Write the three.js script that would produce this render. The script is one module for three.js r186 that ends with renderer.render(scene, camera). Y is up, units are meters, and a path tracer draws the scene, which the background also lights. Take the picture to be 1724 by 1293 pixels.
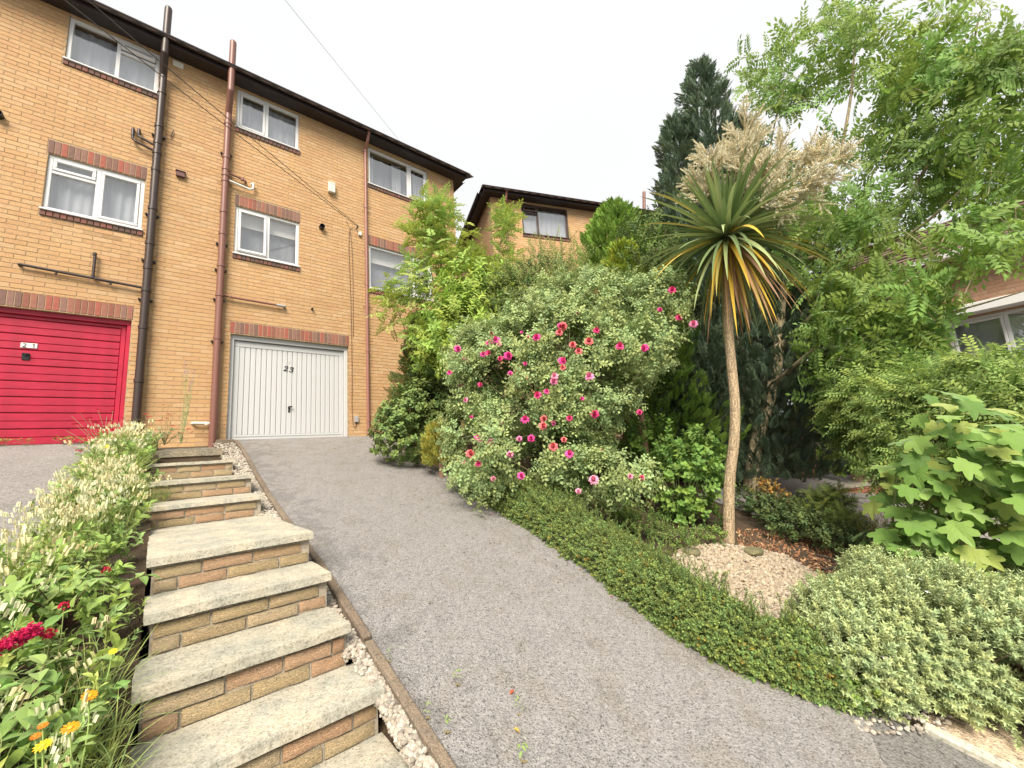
import * as THREE from 'three';
import { mergeGeometries } from 'three/addons/utils/BufferGeometryUtils.js';
import { FontLoader } from 'three/addons/loaders/FontLoader.js';
import { TextGeometry } from 'three/addons/geometries/TextGeometry.js';

// ---------------------------------------------------------------- camera, sky, sun, exposure
const scene = new THREE.Scene();
const F = 691.73, CX = 862, CY = 646.5;                 // lens in photo pixels, fitted to the facade's lines
const camera = new THREE.PerspectiveCamera(2 * Math.atan(CY / F) * 180 / Math.PI, 4 / 3, 0.05, 400);
camera.rotation.order = 'YXZ';
camera.position.set(0, 0, 0);
camera.rotation.set(0.1613, -0.7124, -0.0685);
camera.updateMatrixWorld(true);
scene.add(camera);

function skyTexture() {                                  // even bright overcast, faint cloud structure
  const w = 512, h = 256, d = new Float32Array(w * h * 4);
  for (let j = 0; j < h; j++) for (let i = 0; i < w; i++) {
    const el = (j / h - 0.5) * Math.PI, az = i / w * Math.PI * 2, s = Math.max(0, Math.sin(el));
    const n = fbm(Math.cos(az) * Math.cos(el) * 2.2 + 9, Math.sin(el) * 4 + 3, Math.sin(az) * Math.cos(el) * 2.2 + 5, 4);
    let L = (0.172 + 0.018 * s) * (1 + 0.10 * (n - 0.5));
    if (el < -0.02) L = 0.2;
    const k = (j * w + i) * 4; d[k] = L * 0.995; d[k + 1] = L; d[k + 2] = L * 1.005; d[k + 3] = 1;
  }
  const t = new THREE.DataTexture(d, w, h, THREE.RGBAFormat, THREE.FloatType);
  t.mapping = THREE.EquirectangularReflectionMapping; t.magFilter = THREE.LinearFilter; t.minFilter = THREE.LinearFilter;
  t.needsUpdate = true; return t;
}
// seeded noise, needed by the sky
let seed = 1234567;
function rnd() { seed |= 0; seed = seed + 0x6D2B79F5 | 0; let t = Math.imul(seed ^ seed >>> 15, 1 | seed); t = t + Math.imul(t ^ t >>> 7, 61 | t) ^ t; return ((t ^ t >>> 14) >>> 0) / 4294967296; }
const rr = (a, b) => a + (b - a) * rnd();
const pick = a => a[Math.floor(rnd() * a.length)];
function hash(x, y, z) { let h = Math.imul(x, 374761393) + Math.imul(y, 668265263) + Math.imul(z, 2147483647 ^ 0x5bd1e995); h = Math.imul(h ^ h >>> 13, 1274126177); return ((h ^ h >>> 16) >>> 0) / 4294967296; }
const sm = t => t * t * (3 - 2 * t);
function noise(x, y, z) {
  const i = Math.floor(x), j = Math.floor(y), k = Math.floor(z), u = sm(x - i), v = sm(y - j), w = sm(z - k), L = (a, b, t) => a + (b - a) * t;
  return L(L(L(hash(i, j, k), hash(i + 1, j, k), u), L(hash(i, j + 1, k), hash(i + 1, j + 1, k), u), v), L(L(hash(i, j, k + 1), hash(i + 1, j, k + 1), u), L(hash(i, j + 1, k + 1), hash(i + 1, j + 1, k + 1), u), v), w);
}
function fbm(x, y, z, o = 4) { let a = 0, s = 0.5, n = 0; for (let i = 0; i < o; i++) { a += s * noise(x, y, z); n += s; s *= 0.5; x *= 2.03; y *= 2.03; z *= 2.03; } return a / n; }

const sky = skyTexture();
scene.background = sky; scene.environment = sky;
const sun = new THREE.DirectionalLight(0xfff3e2, 1.5);   // sun behind thin cloud: very soft
sun.position.set(-8, 17.5, 8); sun.target.position.set(3, 0, -4);
sun.castShadow = true; sun.shadow.radius = 55; sun.shadow.mapSize.set(2048, 2048);
Object.assign(sun.shadow.camera, { left: -18, right: 18, top: 18, bottom: -18, near: 1, far: 70 });
scene.add(sun, sun.target);
const renderer = new THREE.WebGLRenderer({ antialias: true });
renderer.toneMapping = THREE.LinearToneMapping;
renderer.toneMappingExposure = 5.4;
renderer.shadowMap.enabled = true;

// ---------------------------------------------------------------- helpers
const V3 = (x, y, z) => new THREE.Vector3(x, y, z);
const D2R = Math.PI / 180;
const ray = (u, v) => V3((u - CX) / F, -(v - CY) / F, -1).applyQuaternion(camera.quaternion).normalize();
function proj(p) { const c = p.clone().applyQuaternion(camera.quaternion.clone().invert()); return [CX + F * c.x / -c.z, CY - F * c.y / -c.z]; }
const at = (u, v, dist) => { const d = ray(u, v); return d.multiplyScalar(dist / Math.hypot(d.x, d.z)); };  // point at a horizontal distance
const lerpTab = (tab, x) => { if (x <= tab[0][0]) return tab[0][1]; for (let i = 1; i < tab.length; i++) if (x <= tab[i][0]) { const [a, b] = tab[i - 1], [c, d] = tab[i]; return b + (d - b) * (x - a) / (c - a); } return tab[tab.length - 1][1]; };
const sstep = (a, b, x) => { const t = Math.min(1, Math.max(0, (x - a) / (b - a))); return t * t * (3 - 2 * t); };
const PROFILE = [[-60, 6], [-30, 3], [-14, 0.7], [-8.75, 0.53], [-5.92, -0.07], [-3.2, -0.64], [-2.5, -0.84], [-1.55, -1.11], [0, -1.5], [1.2, -1.7], [8, -1.9], [40, -4]];
function groundY(x, z) { const c = -0.055 * Math.min(5, Math.max(0, x - 0.8)) * sstep(-8.6, -4.5, z); return lerpTab(PROFILE, z) + c; }
function gp(u, v, dy = 0) { const d = ray(u, v); let t = 0.3; for (let i = 0; i < 4000; i++) { const p = d.clone().multiplyScalar(t); if (p.y < groundY(p.x, p.z) + dy) return p; t += 0.006 + t * 0.0008; } return d.multiplyScalar(t); }

const taken = {};
function numbered(n) { const k = taken[n] = (taken[n] ?? -1) + 1; return k ? `${n}_${String(k).padStart(3, '0')}` : n; }
function tag(o, label, category, group, kind) { o.userData = { label, category }; if (group) o.userData.group = group; if (kind) o.userData.kind = kind; return o; }
function thing(name, label, category, base, group) { const g = new THREE.Group(); g.name = numbered(name); g.position.copy(base || V3(0, 0, 0)); tag(g, label, category, group); scene.add(g); return g; }
function shad(m) { m.castShadow = true; m.receiveShadow = true; return m; }
// a mesh whose geometry is in world coordinates, put under a thing (which stands at its base) or under a part
function part(parent, name, geo, mat) { const m = shad(new THREE.Mesh(geo, mat)); m.name = name; if (parent.isGroup && parent.parent === scene) m.position.copy(parent.position).negate(); parent.add(m); return m; }
function struct(name, geo, mat, label) { const m = shad(new THREE.Mesh(geo, mat)); m.name = numbered(name); m.userData = { kind: 'structure', label: label, category: name.split('_').pop() }; scene.add(m); return m; }

class MB {                                               // collects triangles into one geometry
  constructor() { this.p = []; this.n = []; this.c = []; this.u = []; }
  v(P, N, C, U) { this.p.push(P.x, P.y, P.z); this.n.push(N.x, N.y, N.z); this.c.push(C[0], C[1], C[2]); this.u.push(U[0], U[1]); }
  tri(a, b, c, col = [1, 1, 1]) { const n = b.clone().sub(a).cross(c.clone().sub(a)).normalize(); for (const q of [a, b, c]) this.v(q, n, col, [q.x, q.y]); return this; }
  quad(a, b, c, d, col) { this.tri(a, b, c, col); this.tri(a, c, d, col); return this; }
  geo(g, col = [1, 1, 1], m) { g = g.index ? g.toNonIndexed() : g; if (m) { g = g.clone().applyMatrix4(m); } const P = g.attributes.position, N = g.attributes.normal, U = g.attributes.uv; for (let i = 0; i < P.count; i++) { this.p.push(P.getX(i), P.getY(i), P.getZ(i)); this.n.push(N.getX(i), N.getY(i), N.getZ(i)); this.c.push(...col); this.u.push(U ? U.getX(i) : 0, U ? U.getY(i) : 0); } return this; }
  box(x0, x1, y0, y1, z0, z1, col) { this.geo(boxG(x0, x1, y0, y1, z0, z1), col); return this; }
  // a leaf along +Y of matrix m, creased along its midrib
  leaf(m, L, W, { fold = 0.25, curl = 0.2, n = 2, col = [1, 1, 1], peak = 0.45 } = {}) {
    const row = s => { const w = W / 2 * (s <= 0 || s >= 1 ? 0 : s < peak ? Math.sin(Math.PI / 2 * s / peak) : Math.cos(Math.PI / 2 * (s - peak) / (1 - peak))); const z = -curl * L * s * s, y = L * s * (1 - 0.3 * curl * s); return [V3(-w, y, z + fold * w), V3(0, y, z), V3(w, y, z + fold * w)].map(q => q.applyMatrix4(m)); };
    const ss = n <= 2 ? [0, peak, 1] : Array.from({ length: n + 1 }, (_, i) => i / n);
    let a = row(0);
    for (let i = 1; i < ss.length; i++) {
      const b = row(ss[i]);
      if (i === 1) { this.tri(a[1], b[1], b[0], col); this.tri(a[1], b[2], b[1], col); }
      else if (i === ss.length - 1) { this.tri(a[0], a[1], b[1], col); this.tri(a[1], a[2], b[1], col); }
      else { this.quad(a[0], a[1], b[1], b[0], col); this.quad(a[1], a[2], b[2], b[1], col); }
      a = b;
    }
    return this;
  }
  tube(pts, r0, r1, seg = 6, col = [1, 1, 1]) {
    const C = new THREE.CatmullRomCurve3(pts), N = Math.max(1, (pts.length - 1) * (pts.length > 2 ? 4 : 1)), fr = C.computeFrenetFrames(N, false), L = C.getLength();
    const ring = i => { const P = C.getPoint(i / N), r = r0 + (r1 - r0) * i / N, o = []; for (let k = 0; k <= seg; k++) { const a = k / seg * Math.PI * 2, d = fr.normals[i].clone().multiplyScalar(Math.cos(a)).addScaledVector(fr.binormals[i], Math.sin(a)); o.push([P.clone().addScaledVector(d, r), d, [k / seg * r0 * 6.28, i / N * L]]); } return o; };
    let A = ring(0);
    for (let i = 1; i <= N; i++) { const B = ring(i); for (let k = 0; k < seg; k++) for (const q of [A[k], A[k + 1], B[k + 1], A[k], B[k + 1], B[k]]) this.v(q[0], q[1], col, q[2]); A = B; }
    return this;
  }
  build() { const g = new THREE.BufferGeometry(); for (const [k, a, s] of [['position', this.p, 3], ['normal', this.n, 3], ['color', this.c, 3], ['uv', this.u, 2]]) g.setAttribute(k, new THREE.Float32BufferAttribute(a, s)); return g; }
}
function boxG(x0, x1, y0, y1, z0, z1) { const g = new THREE.BoxGeometry(x1 - x0, y1 - y0, z1 - z0); g.translate((x0 + x1) / 2, (y0 + y1) / 2, (z0 + z1) / 2); return g; }
// box with chamfered edges
function chBox(x0, x1, y0, y1, z0, z1, b) {
  const w = x1 - x0, h = y1 - y0, s = new THREE.Shape([[b, 0], [w - b, 0], [w, b], [w, h - b], [w - b, h], [b, h], [0, h - b], [0, b]].map(q => new THREE.Vector2(...q)));
  const g = new THREE.ExtrudeGeometry(s, { depth: Math.max(1e-4, z1 - z0 - 2 * b), bevelEnabled: true, bevelThickness: b, bevelSize: b, bevelOffset: -b, bevelSegments: 1, curveSegments: 1 });
  g.translate(x0, y0, z0 + b); return g;
}
function cyl(a, b, r, seg = 14, r2 = r) { const d = b.clone().sub(a), g = new THREE.CylinderGeometry(r2, r, d.length(), seg); g.applyQuaternion(new THREE.Quaternion().setFromUnitVectors(V3(0, 1, 0), d.clone().normalize())); const m = a.clone().add(b).multiplyScalar(0.5); g.translate(m.x, m.y, m.z); return g; }
const UP = V3(0, 1, 0);
function mat4(pos, dir, spin = 0, s = 1) { const q = new THREE.Quaternion().setFromUnitVectors(UP, dir.clone().normalize()).multiply(new THREE.Quaternion().setFromAxisAngle(UP, spin)); return new THREE.Matrix4().compose(pos, q, V3(s, s, s)); }
const rdir = () => { const z = rr(-1, 1), a = rr(0, 6.2832), r = Math.sqrt(1 - z * z); return V3(r * Math.cos(a), z, r * Math.sin(a)); };

function tex(w, h, fn, srgb = true) { const d = new Uint8Array(w * h * 4); for (let j = 0; j < h; j++) for (let i = 0; i < w; i++) { const c = fn(i, j), k = (j * w + i) * 4; d[k] = c[0]; d[k + 1] = c[1]; d[k + 2] = c[2]; d[k + 3] = 255; } const t = new THREE.DataTexture(d, w, h); t.wrapS = t.wrapT = THREE.RepeatWrapping; t.magFilter = THREE.LinearFilter; t.minFilter = THREE.LinearMipmapLinearFilter; t.generateMipmaps = true; if (srgb) t.colorSpace = THREE.SRGBColorSpace; t.needsUpdate = true; return t; }
const lin = (r, g, b) => new THREE.Color().setRGB(r, g, b);
const M = (c, rough = 0.8, o = {}) => new THREE.MeshStandardMaterial({ color: Array.isArray(c) ? lin(...c) : c, roughness: rough, side: THREE.DoubleSide, ...o });
const leafMat = (c, rough = 0.55, trans = 0.3, o = {}) => new THREE.MeshPhysicalMaterial({ color: lin(...c), roughness: 0.96, specularIntensity: 0.5, clearcoat: Math.max(0, 0.75 - rough) * 0.8, clearcoatRoughness: 0.38, transmission: trans, thickness: 0, vertexColors: true, side: THREE.DoubleSide, ...o });

// instanced foliage: list of { p, d, s, a, c }
function inst(parent, name, geo, mat, list) {
  const m = shad(new THREE.InstancedMesh(geo, mat, list.length)), col = new THREE.Color();
  list.forEach((e, i) => { m.setMatrixAt(i, mat4(e.p, e.d, e.a ?? rr(0, 6.28), e.s ?? 1)); const c = e.c ?? [1, 1, 1]; m.setColorAt(i, col.setRGB(c[0], c[1], c[2])); });
  m.name = name; m.userData.kind = 'stuff';
  if (parent.isGroup) m.position.copy(parent.position).negate();
  parent.add(m); return m;
}
const vary = (a = 0.25, y = 0.15) => { const k = 1 + rr(-a, a), w = rr(-y, y); return [k * (1 + w), k, k * (1 - w)]; };

// ellipsoids given where they are seen (photo pixel), at a distance, with pixel radii and a depth radius in metres
function blob(u, v, dist, ru, rv, rd) {
  const c = at(u, v, dist), f = V3(c.x, 0, c.z).normalize(), l = V3(-f.z, 0, f.x), e = 0.05, p0 = proj(c), pl = proj(c.clone().addScaledVector(l, e)), pu = proj(c.clone().addScaledVector(UP, e));
  const sl = Math.hypot(pl[0] - p0[0], pl[1] - p0[1]) / e, su = Math.hypot(pu[0] - p0[0], pu[1] - p0[1]) / e;
  return { c, l, f, a: ru / sl, b: rv / su, d: rd ?? ru / sl };
}
const wblob = (x, y, z, a, b, d, yaw = 0) => ({ c: V3(x, y, z), l: V3(Math.cos(yaw), 0, Math.sin(yaw)), f: V3(-Math.sin(yaw), 0, Math.cos(yaw)), a, b, d });
function q(B, p) { const r = p.clone().sub(B.c); return Math.hypot(r.dot(B.l) / B.a, r.y / B.b, r.dot(B.f) / B.d); }
function surf(B, dir, r) { return B.c.clone().addScaledVector(B.l, dir.x * B.a * r).addScaledVector(UP, dir.y * B.b * r).addScaledVector(B.f, dir.z * B.d * r); }
function nrm(B, dir) { return V3(0, 0, 0).addScaledVector(B.l, dir.x / B.a).addScaledVector(UP, dir.y / B.b).addScaledVector(B.f, dir.z / B.d).normalize(); }
function sample(blobs, n, { lo = 0.7, hi = 1.06, lump = 0.18, fq = 2.5, gap = 0, up = 0.35, front = false, jit = 0.5, sc = [0.8, 1.2], col = vary, miny = true } = {}) {
  const W = blobs.map(b => (b.a * b.b + b.a * b.d + b.b * b.d)), T = W.reduce((a, b) => a + b), out = [];
  let guard = 0;
  while (out.length < n && guard++ < n * 12) {
    let t = rnd() * T, i = 0; while (t > W[i]) t -= W[i++];
    const B = blobs[i], d = rdir(); if (front && d.z > 0.35) continue;
    let r = lo + (hi - lo) * Math.pow(rnd(), 0.6);
    const p0 = surf(B, d, 1), k = noise(p0.x * fq + 7, p0.y * fq + 3, p0.z * fq + 11);
    if (gap && noise(p0.x * fq * 1.7 + 31, p0.y * fq * 1.7, p0.z * fq * 1.7 + 5) < gap) continue;
    r *= 1 + lump * (k - 0.5) * 2;
    const p = surf(B, d, r);
    if (miny && p.y < groundY(p.x, p.z) + 0.02) continue;
    if (blobs.some((o, j) => j !== i && q(o, p) < lo * 0.95)) continue;
    const dir = nrm(B, d).addScaledVector(UP, up).addScaledVector(rdir(), jit).normalize();
    out.push({ p, d: dir, s: rr(...sc), c: col() });
  }
  return out;
}
function hit(blobs, u, v) { const d = ray(u, v); for (let t = 1; t < 20; t += 0.02) { const p = d.clone().multiplyScalar(t); if (blobs.some(b => q(b, p) < 1)) return p; } return null; }

// a sprig along +Y carrying leaves
function sprig(L, nl, leafL, leafW, { fold = 0.3, curl = 0.2, tilt = 0.9, n = 2, stem = [0.45, 0.32, 0.2], r = 0.0015, tip = true, hue = 0.15, whorl = 0, bend = 0.1 } = {}) {
  const b = new MB(); b.tube([V3(0, 0, 0), V3(bend * L * 0.4, L * 0.5, 0), V3(bend * L, L, 0)], r, r * 0.5, 3, stem);
  for (let i = 0; i < nl; i++) {
    const s = whorl ? Math.floor(i / whorl) / Math.max(1, nl / whorl - 1) : (i + 0.5) / nl, az = whorl ? (i % whorl) / whorl * 6.283 + Math.floor(i / whorl) * 0.9 : i * 2.4 + rr(-0.4, 0.4);
    const t = tilt * (tip ? 1 - 0.45 * s : 1) + rr(-0.2, 0.2), dir = V3(Math.sin(t) * Math.cos(az), Math.cos(t), Math.sin(t) * Math.sin(az));
    const k = 1 + rr(-hue, hue) * 1.3;
    const m = mat4(V3(bend * L * s * s, L * (0.12 + 0.88 * s), 0), dir, 0);
    // turn the leaf's face to the sprig's tip
    const x = V3(-Math.sin(az), 0, Math.cos(az)), z = x.clone().cross(dir); m.makeBasis(x, dir, z.normalize()); m.setPosition(bend * L * s * s, L * (0.12 + 0.88 * s), 0);
    b.leaf(m, leafL * rr(0.8, 1.15), leafW * rr(0.85, 1.1), { fold, curl, n, col: [k, k, k * 0.95] });
  }
  return b.build();
}
// a feathered leaf (rowan, ash, rose) along +Y in the plane XY, drooping to -Z
function pinnate(b, m, L, pairs, lL, lW, droop = 0.3, col = [1, 1, 1], n = 2) {
  const P = s => V3(0, L * s * (1 - 0.25 * droop * s), -droop * L * s * s).applyMatrix4(m);
  b.tube([P(0), P(0.5), P(1)], 0.0016, 0.0008, 3, [0.6 * col[0], 0.62 * col[1], 0.4 * col[2]]);
  for (let i = 0; i <= pairs; i++) for (const s of i === pairs ? [0] : [-1, 1]) {
    const t = 0.22 + 0.78 * i / pairs, a = s * (1.15 - 0.25 * t) + rr(-0.1, 0.1), k = rr(0.85, 1.12);
    const mm = new THREE.Matrix4().makeRotationZ(-a).premultiply(new THREE.Matrix4().makeRotationX(-droop * 1.3 * t + rr(-0.15, 0.15))); mm.setPosition(0, L * t * (1 - 0.25 * droop * t), -droop * L * t * t); mm.premultiply(m);
    b.leaf(mm, lL * rr(0.85, 1.1), lW, { fold: 0.25, curl: 0.25, n, col: [k * col[0], k * col[1], k * col[2]] });
  }
}
function pinnateSprig(L, leaves, leafL, pairs, lL, lW, droop = 0.35, spread = 0.9) {
  const b = new MB(); b.tube([V3(0, 0, 0), V3(0.02 * L, L * 0.5, 0), V3(0, L, 0)], 0.004, 0.002, 4, [0.5, 0.42, 0.3]);
  for (let i = 0; i < leaves; i++) { const s = (i + 0.6) / leaves, az = i * 2.4, t = spread * (1.15 - 0.6 * s), dir = V3(Math.sin(t) * Math.cos(az), Math.cos(t), Math.sin(t) * Math.sin(az)), x = V3(-Math.sin(az), 0, Math.cos(az)), m = new THREE.Matrix4().makeBasis(x, dir, x.clone().cross(dir).normalize()); m.setPosition(0, L * s, 0); pinnate(b, m, leafL * rr(0.85, 1.1), pairs, lL, lW, droop); }
  return b.build();
}
function limb(pts, r0, r1, seg = 9, col) { return new MB().tube(pts, r0, r1, seg, col).build(); }

// ---------------------------------------------------------------- textures and shared materials
const tnoise = (x, y, P, s) => { const i = Math.floor(x), j = Math.floor(y), u = sm(x - i), v = sm(y - j), h = (a, b) => hash(((a % P) + P) % P, ((b % P) + P) % P, s); return (h(i, j) * (1 - u) + h(i + 1, j) * u) * (1 - v) + (h(i, j + 1) * (1 - u) + h(i + 1, j + 1) * u) * v; };
const speck = (w, h, f, o = 3, s = 0) => { const a = new Float32Array(w * h); for (let j = 0; j < h; j++) for (let i = 0; i < w; i++) { let t = 0, k = 0.5, n = 0, P = f; for (let q2 = 0; q2 < o; q2++) { t += k * tnoise(i / w * P, j / h * P, P, s + q2); n += k; k *= 0.55; P *= 2; } a[j * w + i] = t / n; } return a; };   // tiling noise
const TN = 512;
const nFine = speck(TN, TN, 96, 2, 3), nMid = speck(TN, TN, 26, 3, 17), nBig = speck(TN, TN, 5, 4, 41);
const clampB = x => Math.max(0, Math.min(255, x));
const asphaltTex = tex(TN, TN, (i, j) => { const k = j * TN + i, h = hash(i >> 1, j >> 1, 5), h1 = hash(i, j, 7); let v = 190 + (nFine[k] - 0.5) * 90 + (nMid[k] - 0.5) * 24 + (h1 - 0.5) * 40 + (h > 0.9 ? 24 : 0); if (nFine[k] < 0.25) v -= 48; return [clampB(v * 1.0), clampB(v * 0.99), clampB(v * 0.982)]; });
const asphaltBump = tex(TN, TN, (i, j) => { const k = j * TN + i; const v = clampB(128 + (nFine[k] - 0.5) * 260 + (hash(i >> 1, j >> 1, 5) - 0.5) * 90); return [v, v, v]; }, false);
const stoneTex = tex(TN, TN, (i, j) => { const k = j * TN + i; let v = 216 + (nFine[k] - 0.5) * 54 + (nMid[k] - 0.5) * 36 + (nBig[k] - 0.5) * 50 + (hash(i, j, 3) - 0.5) * 26; if (nFine[k] < 0.27) v -= 26; const w = (nBig[k] - 0.5) * 16; return [clampB(v + w), clampB(v), clampB(v - 10 - w)]; });
const grainTex = tex(TN, TN, (i, j) => { const k = j * TN + i; const v = clampB(226 + (nFine[k] - 0.5) * 40 + (nMid[k] - 0.5) * 30 + (hash(i, j, 9) - 0.5) * 14); return [v, v, v]; });
const grainBump = tex(TN, TN, (i, j) => { const k = j * TN + i; const v = clampB(128 + (nFine[k] - 0.5) * 200 + (nMid[k] - 0.5) * 120); return [v, v, v]; }, false);
const rep = (t, x, y = x) => { const c = t.clone(); c.repeat.set(x, y); c.needsUpdate = true; return c; };
const barkTex = tex(256, 512, (i, j) => { const X = i / 256 * 6.28318, Y = j / 512 * 6.28318; const n = fbm(Math.cos(X) * 5 + 3, Math.sin(X) * 5, Math.cos(Y) * 2 + Math.sin(Y) * 9, 4), m = fbm(Math.cos(X) * 3, Math.sin(X) * 3 + 9, Math.cos(Y) * 14 + Math.sin(Y) * 3, 3); const v = clampB(205 + (n - 0.5) * 190 + (m - 0.5) * 110); return [v, v * 0.97, v * 0.92]; });
const barkBump = tex(256, 512, (i, j) => { const X = i / 256 * 6.28318, Y = j / 512 * 6.28318; const n = fbm(Math.cos(X) * 6 + 3, Math.sin(X) * 6, Math.cos(Y) * 5 + Math.sin(Y) * 9, 4); const v = clampB(n * 255); return [v, v, v]; }, false);

const upvc = M([0.66, 0.67, 0.68], 0.28), upvcDoor = M([0.50, 0.515, 0.52], 0.4, { bumpMap: rep(grainBump, 1), bumpScale: 0.0003 });
const brownFrame = M([0.055, 0.032, 0.026], 0.5), darkTrim = M([0.028, 0.02, 0.02], 0.42), black = M([0.012, 0.012, 0.013], 0.35), redPaint = M([0.46, 0.010, 0.045], 0.42, { map: tex(128, 128, (i, j) => { const v = clampB(236 + (nBig[(j * 4) * TN + i * 4] - 0.5) * 60); return [v, v, v]; }), bumpMap: rep(grainBump, 2), bumpScale: 0.0005 });
const glass = new THREE.MeshPhysicalMaterial({ color: 0xffffff, roughness: 0.015, transmission: 1, thickness: 0, ior: 2.1, side: THREE.DoubleSide });
const skyFillCurtain = M([0.34, 0.37, 0.41], 0.95), roomWall = M([0.3, 0.29, 0.28], 0.9), blindMat = M([0.62, 0.62, 0.6], 0.9);  // curtain grey is tinted to stand in for sky mirrored in the panes
const pipeDark = M([0.04, 0.026, 0.022], 0.4), pipeRed = M([0.19, 0.085, 0.065], 0.42), pipePink = M([0.27, 0.125, 0.10], 0.42), greyPlastic = M([0.33, 0.33, 0.34], 0.5), whitePlastic = M([0.7, 0.69, 0.64], 0.45);
const mortar = M([0.54, 0.40, 0.245], 0.95, { map: rep(grainTex, 2), bumpMap: rep(grainBump, 6), bumpScale: 0.003 });
const brickMat = M([1, 1, 1], 0.88, { vertexColors: true, map: grainTex, bumpMap: grainBump, bumpScale: 0.0012 });
const BUFF = [[0.612, 0.39, 0.192], [0.626, 0.407, 0.206], [0.599, 0.373, 0.183], [0.619, 0.387, 0.186], [0.639, 0.422, 0.227], [0.589, 0.358, 0.173], [0.616, 0.396, 0.2], [0.602, 0.364, 0.183]];
const REDB = [[0.30, 0.115, 0.08], [0.36, 0.15, 0.105], [0.25, 0.13, 0.10], [0.40, 0.12, 0.085], [0.29, 0.16, 0.125], [0.22, 0.125, 0.10]];
const buffMats = BUFF.map(c => M(c, 0.88, { map: grainTex, bumpMap: grainBump, bumpScale: 0.0012 }));
const redMats = REDB.map(c => M(c, 0.85, { map: grainTex, bumpMap: grainBump, bumpScale: 0.0025 }));
const sillMats = [[0.16, 0.085, 0.065], [0.20, 0.095, 0.07], [0.13, 0.08, 0.065], [0.24, 0.10, 0.075]].map(c => M(c, 0.85, { map: grainTex }));
const concrete = M([0.46, 0.44, 0.40], 0.92, { map: stoneTex, bumpMap: rep(grainBump, 2), bumpScale: 0.004 });
const tarmac = M([0.475, 0.475, 0.475], 0.93, { vertexColors: true, map: asphaltTex, bumpMap: asphaltBump, bumpScale: 0.006 });
const soil = M([0.085, 0.055, 0.036], 0.98, { vertexColors: true, map: stoneTex, bumpMap: rep(grainBump, 1), bumpScale: 0.02 });

// ---------------------------------------------------------------- ground, drives, pavement
function sheet(x0, x1, z0, z1, nx, nz, dy, colfn, uvs = 1) {   // x0, x1 may be functions of z
  const P = [], C = [], U = [], I = [], fx = (f, z) => typeof f === 'function' ? f(z) : f;
  for (let j = 0; j <= nz; j++) for (let i = 0; i <= nx; i++) { const z = z0 + (z1 - z0) * j / nz, a = fx(x0, z), b = fx(x1, z), x = a + (b - a) * i / nx; P.push(x, groundY(x, z) + (typeof dy === 'function' ? dy(x, z) : dy), z); C.push(...colfn(x, z)); U.push(x * uvs, z * uvs); }
  for (let j = 0; j < nz; j++) for (let i = 0; i < nx; i++) { const k = j * (nx + 1) + i; I.push(k, k + nx + 1, k + 1, k + 1, k + nx + 1, k + nx + 2); }
  const g = new THREE.BufferGeometry(); g.setAttribute('position', new THREE.Float32BufferAttribute(P, 3)); g.setAttribute('color', new THREE.Float32BufferAttribute(C, 3)); g.setAttribute('uv', new THREE.Float32BufferAttribute(U, 2)); g.setIndex(I); g.computeVertexNormals(); return g;
}
struct('ground', sheet(-70, 70, -60, 45, 280, 210, (x, z) => Math.abs(x) < 0.9 && z < 2 && z > -9 ? -0.4 : -0.06, (x, z) => { const n = fbm(x * 1.3, 2, z * 1.3, 4); return [0.8 + n * 0.5, 0.8 + n * 0.55, 0.8 + n * 0.4]; }, 0.6), soil, 'brown garden soil of the hillside');
const EDGE = [[640, 742], [700, 778], [770, 815], [800, 835], [850, 868], [900, 900], [1000, 970], [1100, 1045], [1200, 1110], [1350, 1170], [1450, 1200]].map(e => gp(...e));   // right edge of the drive on the ground
const edgeTab = EDGE.map(p => [p.z, p.x]).sort((a, b) => a[0] - b[0]);
const edgeX = z => z > EDGE[10].z ? EDGE[10].x - 0.36 * Math.min(1, (z - EDGE[10].z) / 0.14) : lerpTab(edgeTab, z);
const kerbX = z => 0.86 + 0.14 * sstep(-4, -8.5, z) + 0 * z;
struct('driveway', sheet(z => kerbX(z) + 0.02, z => edgeX(z) + (z > EDGE[10].z ? 0 : 0.3 + 0.05 * noise(1, 1, z * 4)), -8.935, 3, 70, 280, 0, (x, z) => {
  const n = fbm(x * 1.5, 4, z * 1.5, 4), m = fbm(x * 5, 8, z * 5, 3), e = fbm(x * 14, 3, z * 14, 2);
  let r = 0.96 + 0.12 * (n - 0.5) + 0.08 * (m - 0.5), g = r, b = r;
  const moss = sstep(0.55, 0.8, fbm(x * 9 + 9, 1, z * 9, 4) + 0.17 * sstep(-5.5, -7.5, z) + 0.10 * sstep(0.5, 0.1, edgeX(z) - x)); r *= 1 - 0.09 * moss; g *= 1 - 0.11 * moss; b *= 1 - 0.16 * moss;   // brown litter and moss, thicker by the garage and the planting
  const tar = (x - kerbX(z) < 0.45 ? 1 : 0) * sstep(0.56, 0.64, e * 0.5 + m * 0.5 + 0.16 * sstep(0.4, 0.02, x - kerbX(z)) - 0.02); r *= 1 - 0.22 * tar; g *= 1 - 0.22 * tar; b *= 1 - 0.21 * tar;         // broken dark tar along the edging
  const pit = sstep(0.70, 0.76, noise(x * 33, 3, z * 33) * 0.7 + 0.3 * n); r *= 1 - 0.14 * pit; g *= 1 - 0.15 * pit; b *= 1 - 0.15 * pit;
  return [r, g * 0.99, b * 0.985];
}, 1.9), tarmac, 'worn grey tarmac driveway rising to the white garage');
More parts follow.
